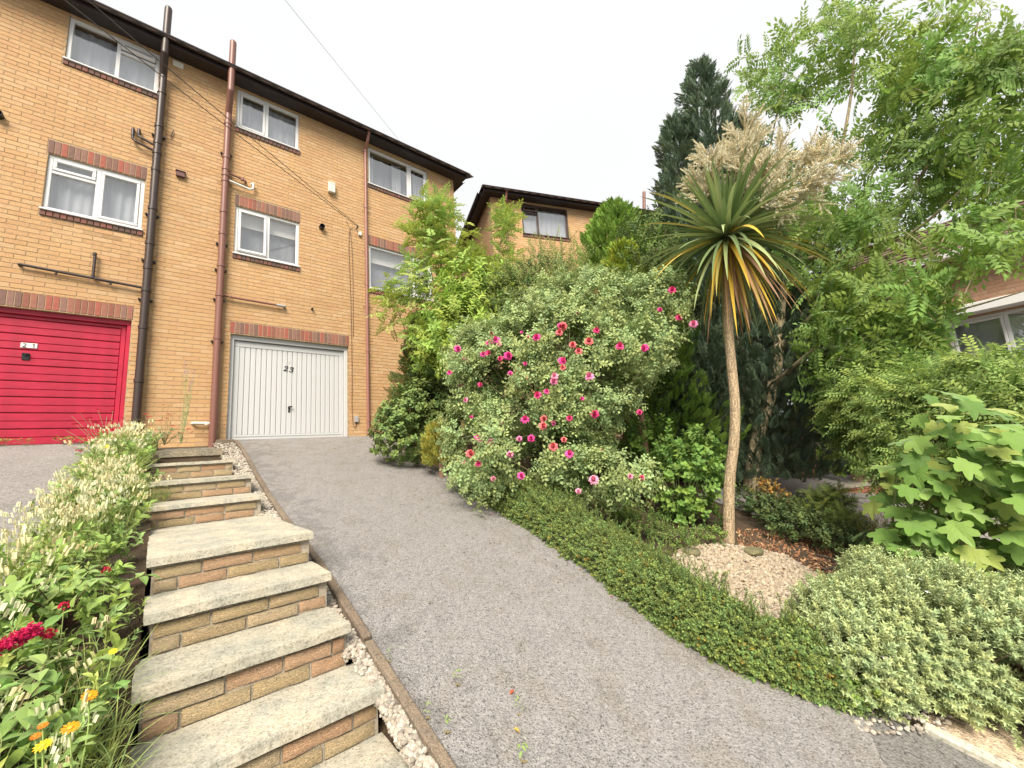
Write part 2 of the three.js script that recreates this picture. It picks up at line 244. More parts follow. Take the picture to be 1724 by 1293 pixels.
struct('neighbour_driveway', sheet(-5, z => -0.58 + 0.08 * noise(3, 3, z * 2), -8.935, 3, 60, 200, 0.003, (x, z) => { const n = fbm(x * 2, 14, z * 2, 4), m = fbm(x * 6, 18, z * 6, 3); const r = 0.9 + 0.22 * (n - 0.5) + 0.2 * (m - 0.5); return [r, r * 0.985, r * 0.975]; }, 1.4), tarmac, 'grey tarmac driveway below the red garage');
struct('pavement', sheet(z => edgeX(z) + 0.004, 2.955, EDGE[10].z - 0.03, 3, 8, 60, -0.012, (x, z) => { const n = fbm(x * 6, 14, z * 6, 3); const r = 0.5 + 0.2 * n; return [r, r, r * 0.95]; }, 1.4), tarmac, 'dark tarmac strip beside the driveway mouth');
struct('paving', sheet(3.02, 5, -0.5, 3, 12, 24, -0.03, (x, z) => { const n = fbm(x * 3, 14, z * 3, 3); return [1.5 + n * 0.5, 1.2 + n * 0.4, 0.85 + n * 0.3]; }, 1), tarmac, 'tan paving beyond the white kerb');
struct('next_driveway', sheet(z => 6.6 + 0.3 * noise(4, 1, z * 3), 13, -3.4, 2.5, 30, 30, -0.05, (x, z) => { const n = fbm(x * 2, 1, z * 2, 4); const r = 0.95 + 0.3 * (n - 0.5); return [r, r * 0.98, r * 0.96]; }, 1.4), tarmac, 'pale tarmac driveway beyond the palm');

{ // white kerb edging at the mouth
  const k = thing('kerb_edging', 'pale concrete edging strip below the dome shaped shrub', 'kerb', V3(2.985, groundY(2.985, 0.5), 0.5));
  const b = new MB(); for (let i = 0; i < 5; i++) { const z = -0.5 + i * 0.62, y = groundY(2.985, z + 0.3); const g = chBox(2.955, 3.015, -0.1, 0.022, -0.305, 0.305, 0.008); g.rotateX(Math.atan2(groundY(2.985, z) - groundY(2.985, z + 0.6), 0.6)); g.translate(0, y, z + 0.3); part(k, 'edging_block', g, M([0.62, 0.60, 0.55], 0.9, { map: stoneTex })); }
}
{ // edging boards between gravel and drive
  const mats = [[0.24, 0.185, 0.15], [0.27, 0.215, 0.175], [0.22, 0.175, 0.145]].map(c => M(c, 0.93, { map: rep(stoneTex, 2), bumpMap: rep(grainBump, 3), bumpScale: 0.006 }));
  const k = thing('drive_edging', 'narrow brown concrete edging between the gravel strip and driveway', 'edging', V3(0.86, groundY(0.86, -4), -4));
  for (let i = 0; i < 9; i++) {
    const z0 = -8.55 + i * 0.9, z1 = z0 + 0.885, a = V3(kerbX(z0), groundY(kerbX(z0), z0), z0), c = V3(kerbX(z1), groundY(kerbX(z1), z1), z1), mid = a.clone().add(c).multiplyScalar(0.5), L = a.distanceTo(c);
    const g = chBox(-0.024, 0.024, -0.12, 0.026 + rr(-0.006, 0.006), -L / 2, L / 2, 0.007), m = new THREE.Matrix4().lookAt(c, a, UP); g.applyMatrix4(m); g.rotateY(rr(-0.004, 0.004)); g.translate(mid.x, mid.y, mid.z); part(k, 'edging_board', g, mats[i % 3]);
  }
  const y = groundY(0.9, -8.6); part(k, 'edging_board', chBox(0.72, 0.98, y - 0.1, y + 0.03, -8.64, -8.58, 0.007), mats[1]);
}

// ---------------------------------------------------------------- brick laying
function courses(s0, s1, y0, y1, holes, bl = 0.215, bh = 0.065, j = 0.010) {   // stretcher bond cut round the openings
  const out = []; let row = 0;
  for (let y = y0; y + bh <= y1 + 0.03; y += bh + j, row++) {
    const yt = Math.min(y + bh, y1); if (yt - y < 0.02) break;
    for (let s = s0 - (row % 2 ? (bl + j) / 2 : 0); s < s1; s += bl + j) {
      let segs = [[Math.max(s, s0), Math.min(s + bl, s1), y, yt]];
      for (const [a, b, c, d] of holes) { const nx = []; for (const g of segs) { if (g[1] <= a || g[0] >= b || g[3] <= c || g[2] >= d) { nx.push(g); continue; } const oy = Math.min(g[3], d) - Math.max(g[2], c); if (oy < 0.012) { nx.push(g); continue; } if (g[0] < a) nx.push([g[0], a - 0.006, g[2], g[3]]); if (g[1] > b) nx.push([b + 0.006, g[1], g[2], g[3]]);
        const lowGap = c - g[2], topGap = g[3] - d, x0 = Math.max(g[0], a), x1 = Math.min(g[1], b); if (lowGap > 0.025) nx.push([x0, x1, g[2], c - 0.008]); if (topGap > 0.025) nx.push([x0, x1, d + 0.008, g[3]]); } segs = nx; }
      for (const g of segs) if (g[1] - g[0] > 0.02) out.push(g);
    }
  }
  return out;
}
const STAIN = [[0.36, 0.64, 5.2, 7.2, 0.45], [-1.5, -0.6, 3.85, 4.06, 0.4], [-1.4, -0.5, 2.85, 3.1, 0.25], [0.95, 1.9, 3.85, 4.0, 0.25], [-5, 6, 0.4, 0.62, 0.4], [0.6, 0.9, 0.5, 0.95, 0.7], [3.3, 3.42, 2.5, 7, 0.3], [-0.5, -0.2, 5, 7, 0.15]];   // grime by pipes, sills and ground
function brickTone(x, y) { const c = pick(BUFF), k = rr(0.96, 1.04) * (0.95 + 0.1 * fbm(x * 0.9, y * 0.9, 3, 3)) * (STAIN.some(q3 => x > q3[0] && x < q3[1] && y > q3[2] && y < q3[3] && rnd() < q3[4]) ? rr(0.72, 0.9) : 1); return [c[0] * k, c[1] * k, c[2] * k]; }
const brickG = (x0, x1, y0, y1, d = 0.03) => boxG(x0, x1, y0, y1, -d, 0);
function addBricks(wall, rects, X, place, nIndividual) {
  // the bricks that show largest are pieces of their own, the rest stay one piece of geometry
  const full = [], rest = [];
  for (const r of rects) { const p = place(V3((r[0] + r[1]) / 2, (r[2] + r[3]) / 2, 0)), s = proj(p); (nIndividual && r[1] - r[0] > 0.2 && r[3] - r[2] > 0.06 && s[0] > 0 && s[0] < 1724 && s[1] > 0 && s[1] < 700 ? full : rest).push([r, p.length()]); }
  full.sort((a, b) => a[1] - b[1]); const singles = full.splice(0, nIndividual || 0); rest.push(...full);
  const bG = brickG(-0.1075, 0.1075, -0.0325, 0.0325);
  for (const [r] of singles) { const m = part(wall, 'brick', bG, pick(buffMats)); m.applyMatrix4(X.clone().multiply(new THREE.Matrix4().makeTranslation((r[0] + r[1]) / 2, (r[2] + r[3]) / 2, rr(-0.0015, 0.0015)))); }
  const P = [], N = [], C = [], U = [];
  for (const [r] of rest) { const g = brickG(...r).toNonIndexed().translate(0, 0, rr(-0.0015, 0.0015)), c = brickTone(r[0], r[2]), pa = g.attributes.position.array, na = g.attributes.normal.array, ua = g.attributes.uv.array, ou = rnd(), ov = rnd(); for (let i = 0; i < pa.length / 3; i++) { if (na[i * 3 + 2] < -0.5) continue; P.push(pa[i * 3], pa[i * 3 + 1], pa[i * 3 + 2]); N.push(na[i * 3], na[i * 3 + 1], na[i * 3 + 2]); C.push(...c); U.push(ou + ua[i * 2] * 0.3, ov + ua[i * 2 + 1] * 0.1); } }
  const g = new THREE.BufferGeometry(); g.setAttribute('position', new THREE.Float32BufferAttribute(P, 3)); g.setAttribute('normal', new THREE.Float32BufferAttribute(N, 3)); g.setAttribute('color', new THREE.Float32BufferAttribute(C, 3)); g.setAttribute('uv', new THREE.Float32BufferAttribute(U, 2)); g.applyMatrix4(X);
  const m = part(wall, 'brickwork', g, brickMat); m.userData.kind = 'stuff';
}
function soldier(parent, name, X, s0, s1, y0, y1, proud = 0.002, depth = 0.03, w = 0.065) {   // a row of bricks on end
  const n = Math.max(1, Math.round((s1 - s0) / (w + 0.01))), p = (s1 - s0) / n, base = chBox(-p / 2 + 0.005, p / 2 - 0.005, y0, y1, -depth, proud, 0.003);
  const back = part(parent, name, boxG(s0, s1, y0, y1, -depth - 0.02, -0.006).applyMatrix4(X), mortar);
  for (let i = 0; i < n; i++) { const b = part(back, name === 'window_sill' ? 'sill_brick' : 'lintel_brick', base, pick(name === 'window_sill' ? sillMats : redMats)); b.applyMatrix4(X.clone().multiply(new THREE.Matrix4().makeTranslation(s0 + p * (i + 0.5), 0, rr(-0.002, 0.002)))); }
  return back;
}
function wallSlab(X, s0, s1, y0, y1, holes, th = 0.28) {
  const sh = new THREE.Shape([[s0, y0], [s1, y0], [s1, y1], [s0, y1]].map(e => new THREE.Vector2(...e)));
  for (const [a, b, c, d] of holes) sh.holes.push(new THREE.Path([[a, c], [a, d], [b, d], [b, c]].map(e => new THREE.Vector2(...e))));
  const g = new THREE.ExtrudeGeometry(sh, { depth: th, bevelEnabled: false }); g.translate(0, 0, -th - 0.005); return g.applyMatrix4(X);
}
// a window with frame, mullions and panes; lights: list of { w, kind } where kind is fixed | side | topvent
function makeWindow(bld, X, s0, s1, y0, y1, lights, { fm = upvc, curtain = 'skyfill', sillBricks = true, open } = {}) {
  const b = new MB(), fw = 0.055, zf = -0.035, zb = -0.105;
  b.geo(chBox(s0, s1, y0, y0 + fw, zb, zf, 0.006)).geo(chBox(s0, s1, y1 - fw, y1, zb, zf, 0.006)).geo(chBox(s0, s0 + fw, y0 + fw, y1 - fw, zb, zf, 0.006)).geo(chBox(s1 - fw, s1, y0 + fw, y1 - fw, zb, zf, 0.006));
  b.geo(chBox(s0 - 0.02, s1 + 0.02, y0 - 0.03, y0 - 0.001, -0.1, 0.045, 0.006));       // projecting plastic sill nose
  let s = s0; const cells = [];
  lights.forEach((l, i) => { const e = s + (s1 - s0) * l.w; if (i < lights.length - 1) b.geo(chBox(e - fw / 2, e + fw / 2, y0 + fw, y1 - fw, zb, zf, 0.006)); cells.push([i ? s + fw / 2 : s + fw, i < lights.length - 1 ? e - fw / 2 : e - fw, l.kind]); s = e; });
  const win = part(bld, 'window', b.build().applyMatrix4(X), fm);
  const sash = (a, c, d, e, tilt) => { const f = 0.045, g = new MB(); g.geo(chBox(a, c, d, d + f, -0.085, -0.022, 0.008)).geo(chBox(a, c, e - f, e, -0.085, -0.022, 0.008)).geo(chBox(a, a + f, d + f, e - f, -0.085, -0.022, 0.008)).geo(chBox(c - f, c, d + f, e - f, -0.085, -0.022, 0.008));
    const Y = tilt ? X.clone().multiply(new THREE.Matrix4().makeTranslation(0, e, -0.05)).multiply(new THREE.Matrix4().makeRotationX(-tilt)).multiply(new THREE.Matrix4().makeTranslation(0, -e, 0.05)) : X; const m = part(win, 'sash', g.build().applyMatrix4(Y), fm); part(win, 'pane', boxG(a + f - 0.004, c - f + 0.004, d + f - 0.004, e - f + 0.004, -0.056, -0.052).applyMatrix4(Y), glass); return m; };
  for (const [a, c, kind] of cells) {
    const d = y0 + fw, e = y1 - fw;
    if (kind === 'fixed') part(win, 'pane', boxG(a - 0.004, c + 0.004, d - 0.004, e + 0.004, -0.072, -0.068).applyMatrix4(X), glass);
    else if (kind === 'topvent') { const h = e - (e - d) * 0.27; part(win, 'transom', chBox(a, c, h - 0.025, h + 0.025, zb + 0.002, zf - 0.002, 0.006).applyMatrix4(X), fm); sash(a + 0.003, c - 0.003, h + 0.028, e - 0.003, open || 0); part(win, 'pane', boxG(a - 0.004, c + 0.004, d - 0.004, h - 0.02, -0.072, -0.068).applyMatrix4(X), glass); }
    else sash(a + 0.003, c - 0.003, d + 0.003, e - 0.003, kind === 'ajar' ? 0.05 : 0);
  }
  // the room behind: five plain walls, drapes, blinds, and curtains added to mimic reflected sky
  const room = new MB(), D = -1.6, a = s0 - 0.05, c = s1 + 0.05, d = y0 - 0.3, e = y1 + 0.02;
  room.box(a, c, d, e, D - 0.05, D).box(a - 0.05, a, d, e, D, -0.29).box(c, c + 0.05, d, e, D, -0.29).box(a, c, d - 0.05, d, D, -0.29).box(a, c, e, e + 0.05, D, -0.29);
  part(win, 'room', room.build().applyMatrix4(X), roomWall);
  const folds = (x0, x1, yb, yt, z, amp, n) => { const g = new THREE.PlaneGeometry(x1 - x0, yt - yb, n * 6, 1), p = g.attributes.position; for (let i = 0; i < p.count; i++) p.setZ(i, amp * Math.sin(p.getX(i) / (x1 - x0) * n * 6.283) + amp * 0.6 * Math.sin(p.getX(i) * 31)); g.computeVertexNormals(); g.translate((x0 + x1) / 2, (yb + yt) / 2, z); return g.applyMatrix4(X); };
  if (curtain === 'skyfill' || curtain === 'both') part(win, 'sky_fill_curtain', folds(s0 + 0.03, s1 - 0.03, y0 + 0.01, y1 - 0.05, -0.2, 0.012, 9), skyFillCurtain);  // pale folds added behind the glass to fill in its weak sky reflection
  if (curtain === 'drapes') { const w = s1 - s0; part(win, 'curtain', folds(s0 + 0.02, s0 + w * 0.12, y0 + 0.01, y1 - 0.05, -0.2, 0.02, 3), skyFillCurtain); part(win, 'curtain', folds(s0 + w * 0.42, s0 + w * 0.58, y0 + 0.01, y1 - 0.05, -0.2, 0.02, 4), skyFillCurtain); part(win, 'curtain', folds(s0 + w * 0.78, s1 - 0.02, y0 + 0.01, y1 - 0.05, -0.2, 0.02, 4), skyFillCurtain); part(win, 'sky_fill_curtain', folds(s0 + 0.03, s1 - 0.03, y0 + 0.01, y1 - 0.05, -0.3, 0.008, 7), M([0.2, 0.22, 0.25], 0.95)); }
  if (curtain === 'blind') { part(win, 'roller_blind', boxG(s0 + 0.04, s1 - 0.04, y1 - 0.32 * (y1 - y0), y1 - 0.03, -0.21, -0.206).applyMatrix4(X), blindMat); part(win, 'sky_fill_curtain', folds(s0 + 0.03, s1 - 0.03, y0 + 0.01, y1 - 0.05, -0.3, 0.008, 7), M([0.2, 0.22, 0.25], 0.95)); }
  if (sillBricks) soldier(win, 'window_sill', X, s0 - 0.02, s1 + 0.02, y0 - 0.115, y0 - 0.032, 0.022, 0.05);
  return win;
}
function eaves(bld, X, s0, s1, y, n0, endL, endR) {   // soffit, fascia, gutter along one wall; n0 = overhang
  part(bld, 'soffit', boxG(s0 - (endL ? n0 : 0), s1 + (endR ? n0 : 0), y, y + 0.018, -0.02, n0).applyMatrix4(X), darkTrim);
  part(bld, 'fascia_board', chBox(s0 - (endL ? n0 : 0), s1 + (endR ? n0 : 0), y - 0.012, y + 0.15, n0 + 0.001, n0 + 0.022, 0.004).applyMatrix4(X), darkTrim);
  const prof = []; for (let i = 0; i <= 8; i++) { const a = Math.PI + i / 8 * Math.PI; prof.push([0.055 * Math.cos(a), 0.055 * Math.sin(a)]); } for (let i = 8; i >= 0; i--) { const a = Math.PI + i / 8 * Math.PI; prof.push([0.05 * Math.cos(a), 0.05 * Math.sin(a)]); }
  const L = s1 - s0 + (endL ? n0 + 0.06 : 0) + (endR ? n0 + 0.06 : 0), g = new THREE.ExtrudeGeometry(new THREE.Shape(prof.map(e => new THREE.Vector2(...e))), { depth: L, bevelEnabled: false });
  g.rotateY(Math.PI / 2); g.translate(s0 - (endL ? n0 + 0.06 : 0), y + 0.105, n0 + 0.082); part(bld, 'gutter', g.applyMatrix4(X), darkTrim);
}
function hipRoof(bld, X, s0, s1, nF, nB, y, pitch = 0.45) {
  const b = new MB(), hN = (nF - nB) / 2, h = hN * pitch, m = (nF + nB) / 2, A = V3(s0, y, nF), B = V3(s1, y, nF), C = V3(s1, y, nB), D = V3(s0, y, nB), E = V3(s0 + hN, y + h, m), G = V3(s1 - hN, y + h, m);
  b.quad(A, B, G, E).quad(C, D, E, G).tri(B, C, G).tri(D, A, E).quad(D, C, B, A);
  const roof = part(bld, 'roof', b.build().applyMatrix4(X), M([0.075, 0.05, 0.042], 0.85, { map: grainTex }));
  const t = new MB(); for (let s = s0 + 0.02; s < s1; s += 0.3) { const c = new THREE.CylinderGeometry(0.17, 0.17, 0.5, 10, 1, false, -1.0, 2.0); c.rotateX(Math.PI / 2); c.scale(0.85, 0.25, 1); c.rotateX(pitch * 0.9); c.translate(s + 0.15, y + 0.035, nF - 0.16); t.geo(c); }
  const tm = part(roof, 'eave_tiles', t.build().applyMatrix4(X), M([0.085, 0.055, 0.046], 0.85)); tm.userData.kind = 'stuff';
}
function pipeRun(parent, name, pts, r, mat, collars = [], X) {   // straight pieces with rounded joints
  const b = new MB(); for (let i = 0; i < pts.length - 1; i++) { b.geo(cyl(pts[i], pts[i + 1], r, 16)); const s = new THREE.SphereGeometry(r, 12, 8); s.translate(pts[i + 1].x, pts[i + 1].y, pts[i + 1].z); b.geo(s); }
  const g = b.build(); if (X) g.applyMatrix4(X); const p = part(parent, name, g, mat);
  for (const [P, h, k] of collars) { const cg = cyl(P, P.clone().add(V3(0, h, 0)), r * (k || 1.16), 16); if (X) cg.applyMatrix4(X); part(p, 'pipe_collar', cg, mat); }
  return p;
}

// ---------------------------------------------------------------- the brick house with the two garages
const ZF = -8.945, X1 = new THREE.Matrix4().makeTranslation(0, 0, ZF);
const house = thing('brick_house', 'long buff brick house with red and white garage doors', 'house', V3(0, 0.5, ZF - 3));
{
  const S0 = -5.5, S1 = 6.02, Y0 = 0.42, Y1 = 7.79;
  const wins = [[-1.54, -0.38, 6.9, 7.75], [-1.585, -0.44, 4.18, 5.13], [0.83, 1.99, 6.85, 7.745], [0.885, 2.03, 4.13, 5.13], [3.55, 5.19, 6.69, 7.69], [3.535, 5.23, 3.98, 5.08]];
  const doors = [[0.895, 3.05, 0.3, 2.515], [-2.62, -0.465, 0.3, 2.555]];
  const lint = [[-1.6, -0.43, 5.137, 5.362], [0.87, 2.045, 5.137, 5.362], [3.52, 5.245, 5.087, 5.312], [0.88, 3.065, 2.53, 2.75], [-2.635, -0.455, 2.57, 2.79]];
  const sills = wins.map(([a, b, c]) => [a - 0.025, b + 0.025, c - 0.12, c]);
  const wall = part(house, 'wall', wallSlab(X1, S0, S1, Y0 - 0.6, Y1, [...wins, ...doors]), mortar);
  addBricks(wall, courses(S0, S1, Y0 - 0.05, Y1, [...wins, ...doors, ...lint, ...sills]), X1, p => p.applyMatrix4(X1), 300);
  part(house, 'wall', boxG(S1 - 0.28, S1 - 0.001, -0.2, Y1, ZF - 7.6, ZF - 0.29), mortar);
  part(house, 'wall', boxG(S0, S1, -0.2, Y1, ZF - 7.9, ZF - 7.61), mortar);
  part(house, 'wall', boxG(S0, S0 + 0.28, -0.2, Y1, ZF - 7.6, ZF - 0.29), mortar);
  for (const [a, b, c, d] of lint) soldier(house, 'lintel', X1, a, b, c, d);
  const W = (i, l, o) => makeWindow(house, X1, ...wins[i], l, o);
  W(0, [{ w: 0.53, kind: 'fixed' }, { w: 0.47, kind: 'topvent' }], { open: 0.35, curtain: 'both' });
  W(1, [{ w: 0.5, kind: 'topvent' }, { w: 0.5, kind: 'side' }], {});
  W(2, [{ w: 0.47, kind: 'side' }, { w: 0.53, kind: 'fixed' }], {});
  W(3, [{ w: 0.5, kind: 'ajar' }, { w: 0.5, kind: 'fixed' }], { curtain: 'blind' });
  W(4, [{ w: 0.66, kind: 'fixed' }, { w: 0.34, kind: 'side' }], { curtain: 'drapes' });
  W(5, [{ w: 0.66, kind: 'fixed' }, { w: 0.34, kind: 'side' }], { curtain: 'blind' });
  eaves(house, X1, S0, S1, 7.78, 0.27, false, true);
  const XR = new THREE.Matrix4().makeRotationY(Math.PI / 2).setPosition(S1, 0, ZF); eaves(house, XR, 0, 7.9, 7.781, 0.268, false, false);
  hipRoof(house, X1, S0 - 0.3, S1 + 0.33, 0.33, -8.2, 7.93);

  // white garage door
  const [a, b, , d] = doors[0], y0 = 0.5, z = -0.1, fr = new MB();
  fr.geo(chBox(a, a + 0.07, y0 - 0.05, d - 0.09, z - 0.08, z + 0.03, 0.006)).geo(chBox(b - 0.07, b, y0 - 0.05, d - 0.09, z - 0.08, z + 0.03, 0.006)).geo(chBox(a, b, d - 0.09, d, z - 0.08, z + 0.03, 0.006));
  const gate = part(house, 'garage_door', fr.build().applyMatrix4(X1), upvcDoor); gate.userData.label = 'white garage door with vertical ribs and number 23';
  const la = a + 0.075, lb = b - 0.075, lt = d - 0.1, lz = z - 0.02;
  const rails = new MB(); rails.geo(chBox(la, lb, lt - 0.11, lt, lz - 0.04, lz, 0.006)).geo(chBox(la, lb, y0 + 0.01, y0 + 0.09, lz - 0.04, lz, 0.006)).geo(chBox(la, la + 0.09, y0 + 0.09, lt - 0.11, lz - 0.04, lz, 0.006)).geo(chBox(lb - 0.09, lb, y0 + 0.09, lt - 0.11, lz - 0.04, lz, 0.006)).box(la + 0.09, lb - 0.09, y0 + 0.09, lt - 0.11, lz - 0.04, lz - 0.022);
  part(gate, 'door_leaf', rails.build().applyMatrix4(X1), upvcDoor);
  part(gate, 'bottom_rail', chBox(la + 0.06, lb - 0.06, y0 + 0.092, y0 + 0.125, lz - 0.02, lz + 0.006, 0.005).applyMatrix4(X1), upvcDoor);
  const nr = 20, rp = (lb - la - 0.18) / nr, ribG = chBox(0.0065, rp - 0.0065, 0, lt - 0.11 - y0 - 0.13, -0.021, -0.006, 0.006);
  for (let i = 0; i < nr; i++) { const r = part(gate, 'rib', ribG, upvcDoor); r.applyMatrix4(X1.clone().multiply(new THREE.Matrix4().makeTranslation(la + 0.09 + i * rp, y0 + 0.127, lz))); }
  const font = await new FontLoader().loadAsync('fonts/droid/droid_serif_bold.typeface.json'), fontS = await new FontLoader().loadAsync('fonts/droid/droid_sans_regular.typeface.json');
  const txt = (s, f, size, x, y, zz, shear, mat, name, parent) => { const g = new TextGeometry(s, { font: f, size, depth: 0.006, curveSegments: 5, bevelEnabled: false }); g.computeBoundingBox(); const bb = g.boundingBox; g.translate(-(bb.min.x + bb.max.x) / 2, -(bb.min.y + bb.max.y) / 2, 0); g.applyMatrix4(new THREE.Matrix4().makeShear(0, 0, shear, 0, 0, 0)); g.translate(x, y, zz); return part(parent, name, g.applyMatrix4(X1), mat); };
  txt('2', font, 0.105, 1.855, 1.945, lz - 0.004, 0.22, black, 'number', gate); txt('3', font, 0.105, 1.955, 1.93, lz - 0.004, 0.22, black, 'number', gate);
  const ov = new THREE.CylinderGeometry(0.026, 0.026, 0.006, 20); ov.rotateX(Math.PI / 2); ov.scale(0.8, 1.3, 1); ov.translate(1.905, 2.09, lz - 0.003); part(gate, 'maker_badge', ov.applyMatrix4(X1), M([0.5, 0.51, 0.5], 0.6));
  const hd = new MB(); hd.geo(chBox(1.905, 1.942, 1.06, 1.18, lz - 0.006, lz + 0.008, 0.005)).geo(chBox(1.91, 1.98, 1.155, 1.18, lz + 0.02, lz + 0.04, 0.006)).geo(cyl(V3(1.923, 1.167, lz), V3(1.923, 1.167, lz + 0.035), 0.011)); const hm = part(gate, 'handle', hd.build().applyMatrix4(X1), black);
  part(hm, 'keyhole', cyl(V3(1.923, 1.095, lz + 0.007), V3(1.923, 1.095, lz + 0.0095), 0.007, 10).applyMatrix4(X1), greyPlastic);
  part(gate, 'threshold', boxG(a + 0.002, b - 0.002, 0.40, 0.506, -0.28, -0.012).applyMatrix4(X1), concrete);

  // red garage door
  const [ra, rb, , rd] = doors[1], rf = new MB(); const ry = 0.555;
  rf.geo(chBox(ra, ra + 0.07, ry - 0.06, rd - 0.075, z - 0.08, z + 0.03, 0.006)).geo(chBox(rb - 0.055, rb, ry - 0.06, rd - 0.075, z - 0.08, z + 0.03, 0.006)).geo(chBox(ra, rb, rd - 0.075, rd, z - 0.08, z + 0.03, 0.006));
  const red = part(house, 'garage_door', rf.build().applyMatrix4(X1), redPaint); red.userData.label = 'bright red garage door of horizontal panels with number 21';
  const rla = ra + 0.075, rlb = rb - 0.06, rt = rd - 0.08, leaf = new MB(); leaf.box(rla, rlb, ry, rt, lz - 0.045, lz - 0.03).geo(chBox(rlb - 0.06, rlb, ry, rt, lz - 0.03, lz, 0.006)).geo(chBox(rla, rla + 0.06, ry, rt, lz - 0.03, lz, 0.006)).geo(chBox(rla, rlb, rt - 0.045, rt + 0.002, lz - 0.03, lz + 0.002, 0.006));
  part(red, 'door_leaf', leaf.build().applyMatrix4(X1), redPaint);
  const np = 8, ph = (rt - 0.05 - ry) / np, pg = new MB(); pg.geo(chBox(rla + 0.062, rlb - 0.062, 0.006, ph * 0.47, -0.032, -0.004, 0.006)).geo(chBox(rla + 0.062, rlb - 0.062, ph * 0.485, ph - 0.010, -0.032, -0.001, 0.007)); const pgeo = pg.build();
  for (let i = 0; i < np; i++) part(red, 'panel', pgeo, redPaint).applyMatrix4(X1.clone().multiply(new THREE.Matrix4().makeTranslation(0, ry + i * ph, lz)));
  const pl = part(red, 'number_plate', chBox(-1.64, -1.475, 1.985, 2.06, lz - 0.002, lz + 0.006, 0.003).applyMatrix4(X1), whitePlastic);
  txt('2', fontS, 0.058, -1.6, 2.022, lz + 0.0045, 0, black, 'digit', pl); txt('1', fontS, 0.058, -1.515, 2.022, lz + 0.0045, 0, black, 'digit', pl);
  part(red, 'handle', new MB().geo(chBox(-1.615, -1.535, 1.8, 1.9, lz - 0.002, lz + 0.012, 0.006)).geo(cyl(V3(-1.575, 1.885, lz), V3(-1.575, 1.885, lz + 0.045), 0.016)).geo(chBox(-1.61, -1.54, 1.878, 1.9, lz + 0.03, lz + 0.05, 0.006)).build().applyMatrix4(X1), black);
  part(red, 'threshold', boxG(ra + 0.002, rb - 0.002, 0.42, 0.552, -0.28, -0.012).applyMatrix4(X1), concrete);

  // soil pipes, downpipe, wastes
  const v = (x, y, n = 0.085) => V3(x, y, ZF + n), R = 0.057;
  const col = (x, ys, n, k) => ys.map(y => [v(x, y, n), 0.06, k]);
  const p1 = pipeRun(house, 'soil_pipe', [v(-0.315, 0.2), v(-0.315, 7.25), v(-0.31, 7.55, 0.30), v(-0.305, 8.46, 0.345)], R, pipeDark, col(-0.315, [6.86, 6.17, 5.83, 5.63, 5.3, 4.55, 3.9, 3.45, 3.05, 2.4, 1.5], 0.085));
  const p2 = pipeRun(house, 'soil_pipe', [v(0.692, 0.3), v(0.692, 7.0), v(0.692, 7.35, 0.30), v(0.692, 8.42, 0.345)], R, pipeRed, col(0.692, [6.75, 6.0, 5.75, 5.62, 5.5, 4.85, 4.4, 3.75, 3.17, 2.35], 0.085));
  const p3 = pipeRun(house, 'downpipe', [v(3.455, 0.5, 0.05), v(3.455, 7.52, 0.05), v(3.455, 7.66, 0.2), v(3.455, 7.84, 0.3)], 0.034, pipePink, col(3.455, [7.45, 5.95, 4.0, 2.42, 0.85], 0.05, 1.22));
  for (const [pp, x, ys] of [[p1, -0.315, [6.0, 4.45, 3.6, 2.9]], [p2, 0.692, [6.1, 4.2, 3.68, 3.1, 2.3]]]) for (const y of ys) part(pp, 'pipe_bracket', new MB().geo(chBox(x - 0.085, x + 0.085, y, y + 0.035, ZF - 0.002, ZF + 0.045, 0.004)).geo(cyl(V3(x + 0.08, y + 0.018, ZF + 0.02), V3(x + 0.08, y + 0.018, ZF + 0.075), 0.016, 8)).geo(cyl(V3(x - 0.08, y + 0.018, ZF + 0.02), V3(x - 0.08, y + 0.018, ZF + 0.075), 0.016, 8)).build(), pp === p1 ? black : pipeDark);
  pipeRun(house, 'waste_pipe', [v(-0.65, 6.02, 0.0), v(-0.65, 6.0, 0.06), v(-0.645, 5.8, 0.06), v(-0.6, 5.76, 0.07), v(-0.33, 5.68, 0.085)], 0.019, pipeDark, [[v(-0.649, 5.86, 0.06), 0.13, 1.3]]);
  pipeRun(house, 'waste_pipe', [v(-0.575, 6.04, 0.0), v(-0.575, 6.02, 0.06), v(-0.57, 5.89, 0.06), v(-0.53, 5.86, 0.07), v(-0.33, 5.79, 0.085)], 0.019, pipeDark, [[v(-0.574, 5.92, 0.06), 0.09, 1.3]]);
  pipeRun(house, 'waste_pipe', [v(-1.72, 3.2, -0.02), v(-1.72, 3.2, 0.05), v(-0.32, 3.12, 0.06)], 0.021, pipeDark, [[v(-0.955, 3.15, 0.055), 0.42, 0.95], [v(-0.955, 3.16, 0.055), 0.05, 1.25], [v(-0.96, 3.54, 0.055), 0.045, 1.25], [v(-1.35, 3.13, 0.05), 0.05, 0.7], [v(-0.75, 3.09, 0.05), 0.05, 0.7]]);
  pipeRun(house, 'waste_pipe', [v(0.69, 3.23, 0.08), v(0.86, 3.20, 0.06), v(1.66, 3.185, 0.06)], 0.02, pipeRed, [[v(0.86, 3.18, 0.06), 0.04, 1.2]]);
  pipeRun(house, 'waste_pipe', [v(1.62, 3.186, 0.06), v(1.76, 3.184, 0.06), v(1.78, 3.184, -0.02)], 0.026, greyPlastic);
  pipeRun(house, 'waste_pipe', [v(0.72, 5.72, 0.085), v(0.95, 5.69, 0.06), v(1.02, 5.67, 0.06), v(1.04, 5.67, -0.02)], 0.019, pipeRed, [[v(0.97, 5.66, 0.06), 0.05, 1.4]]);
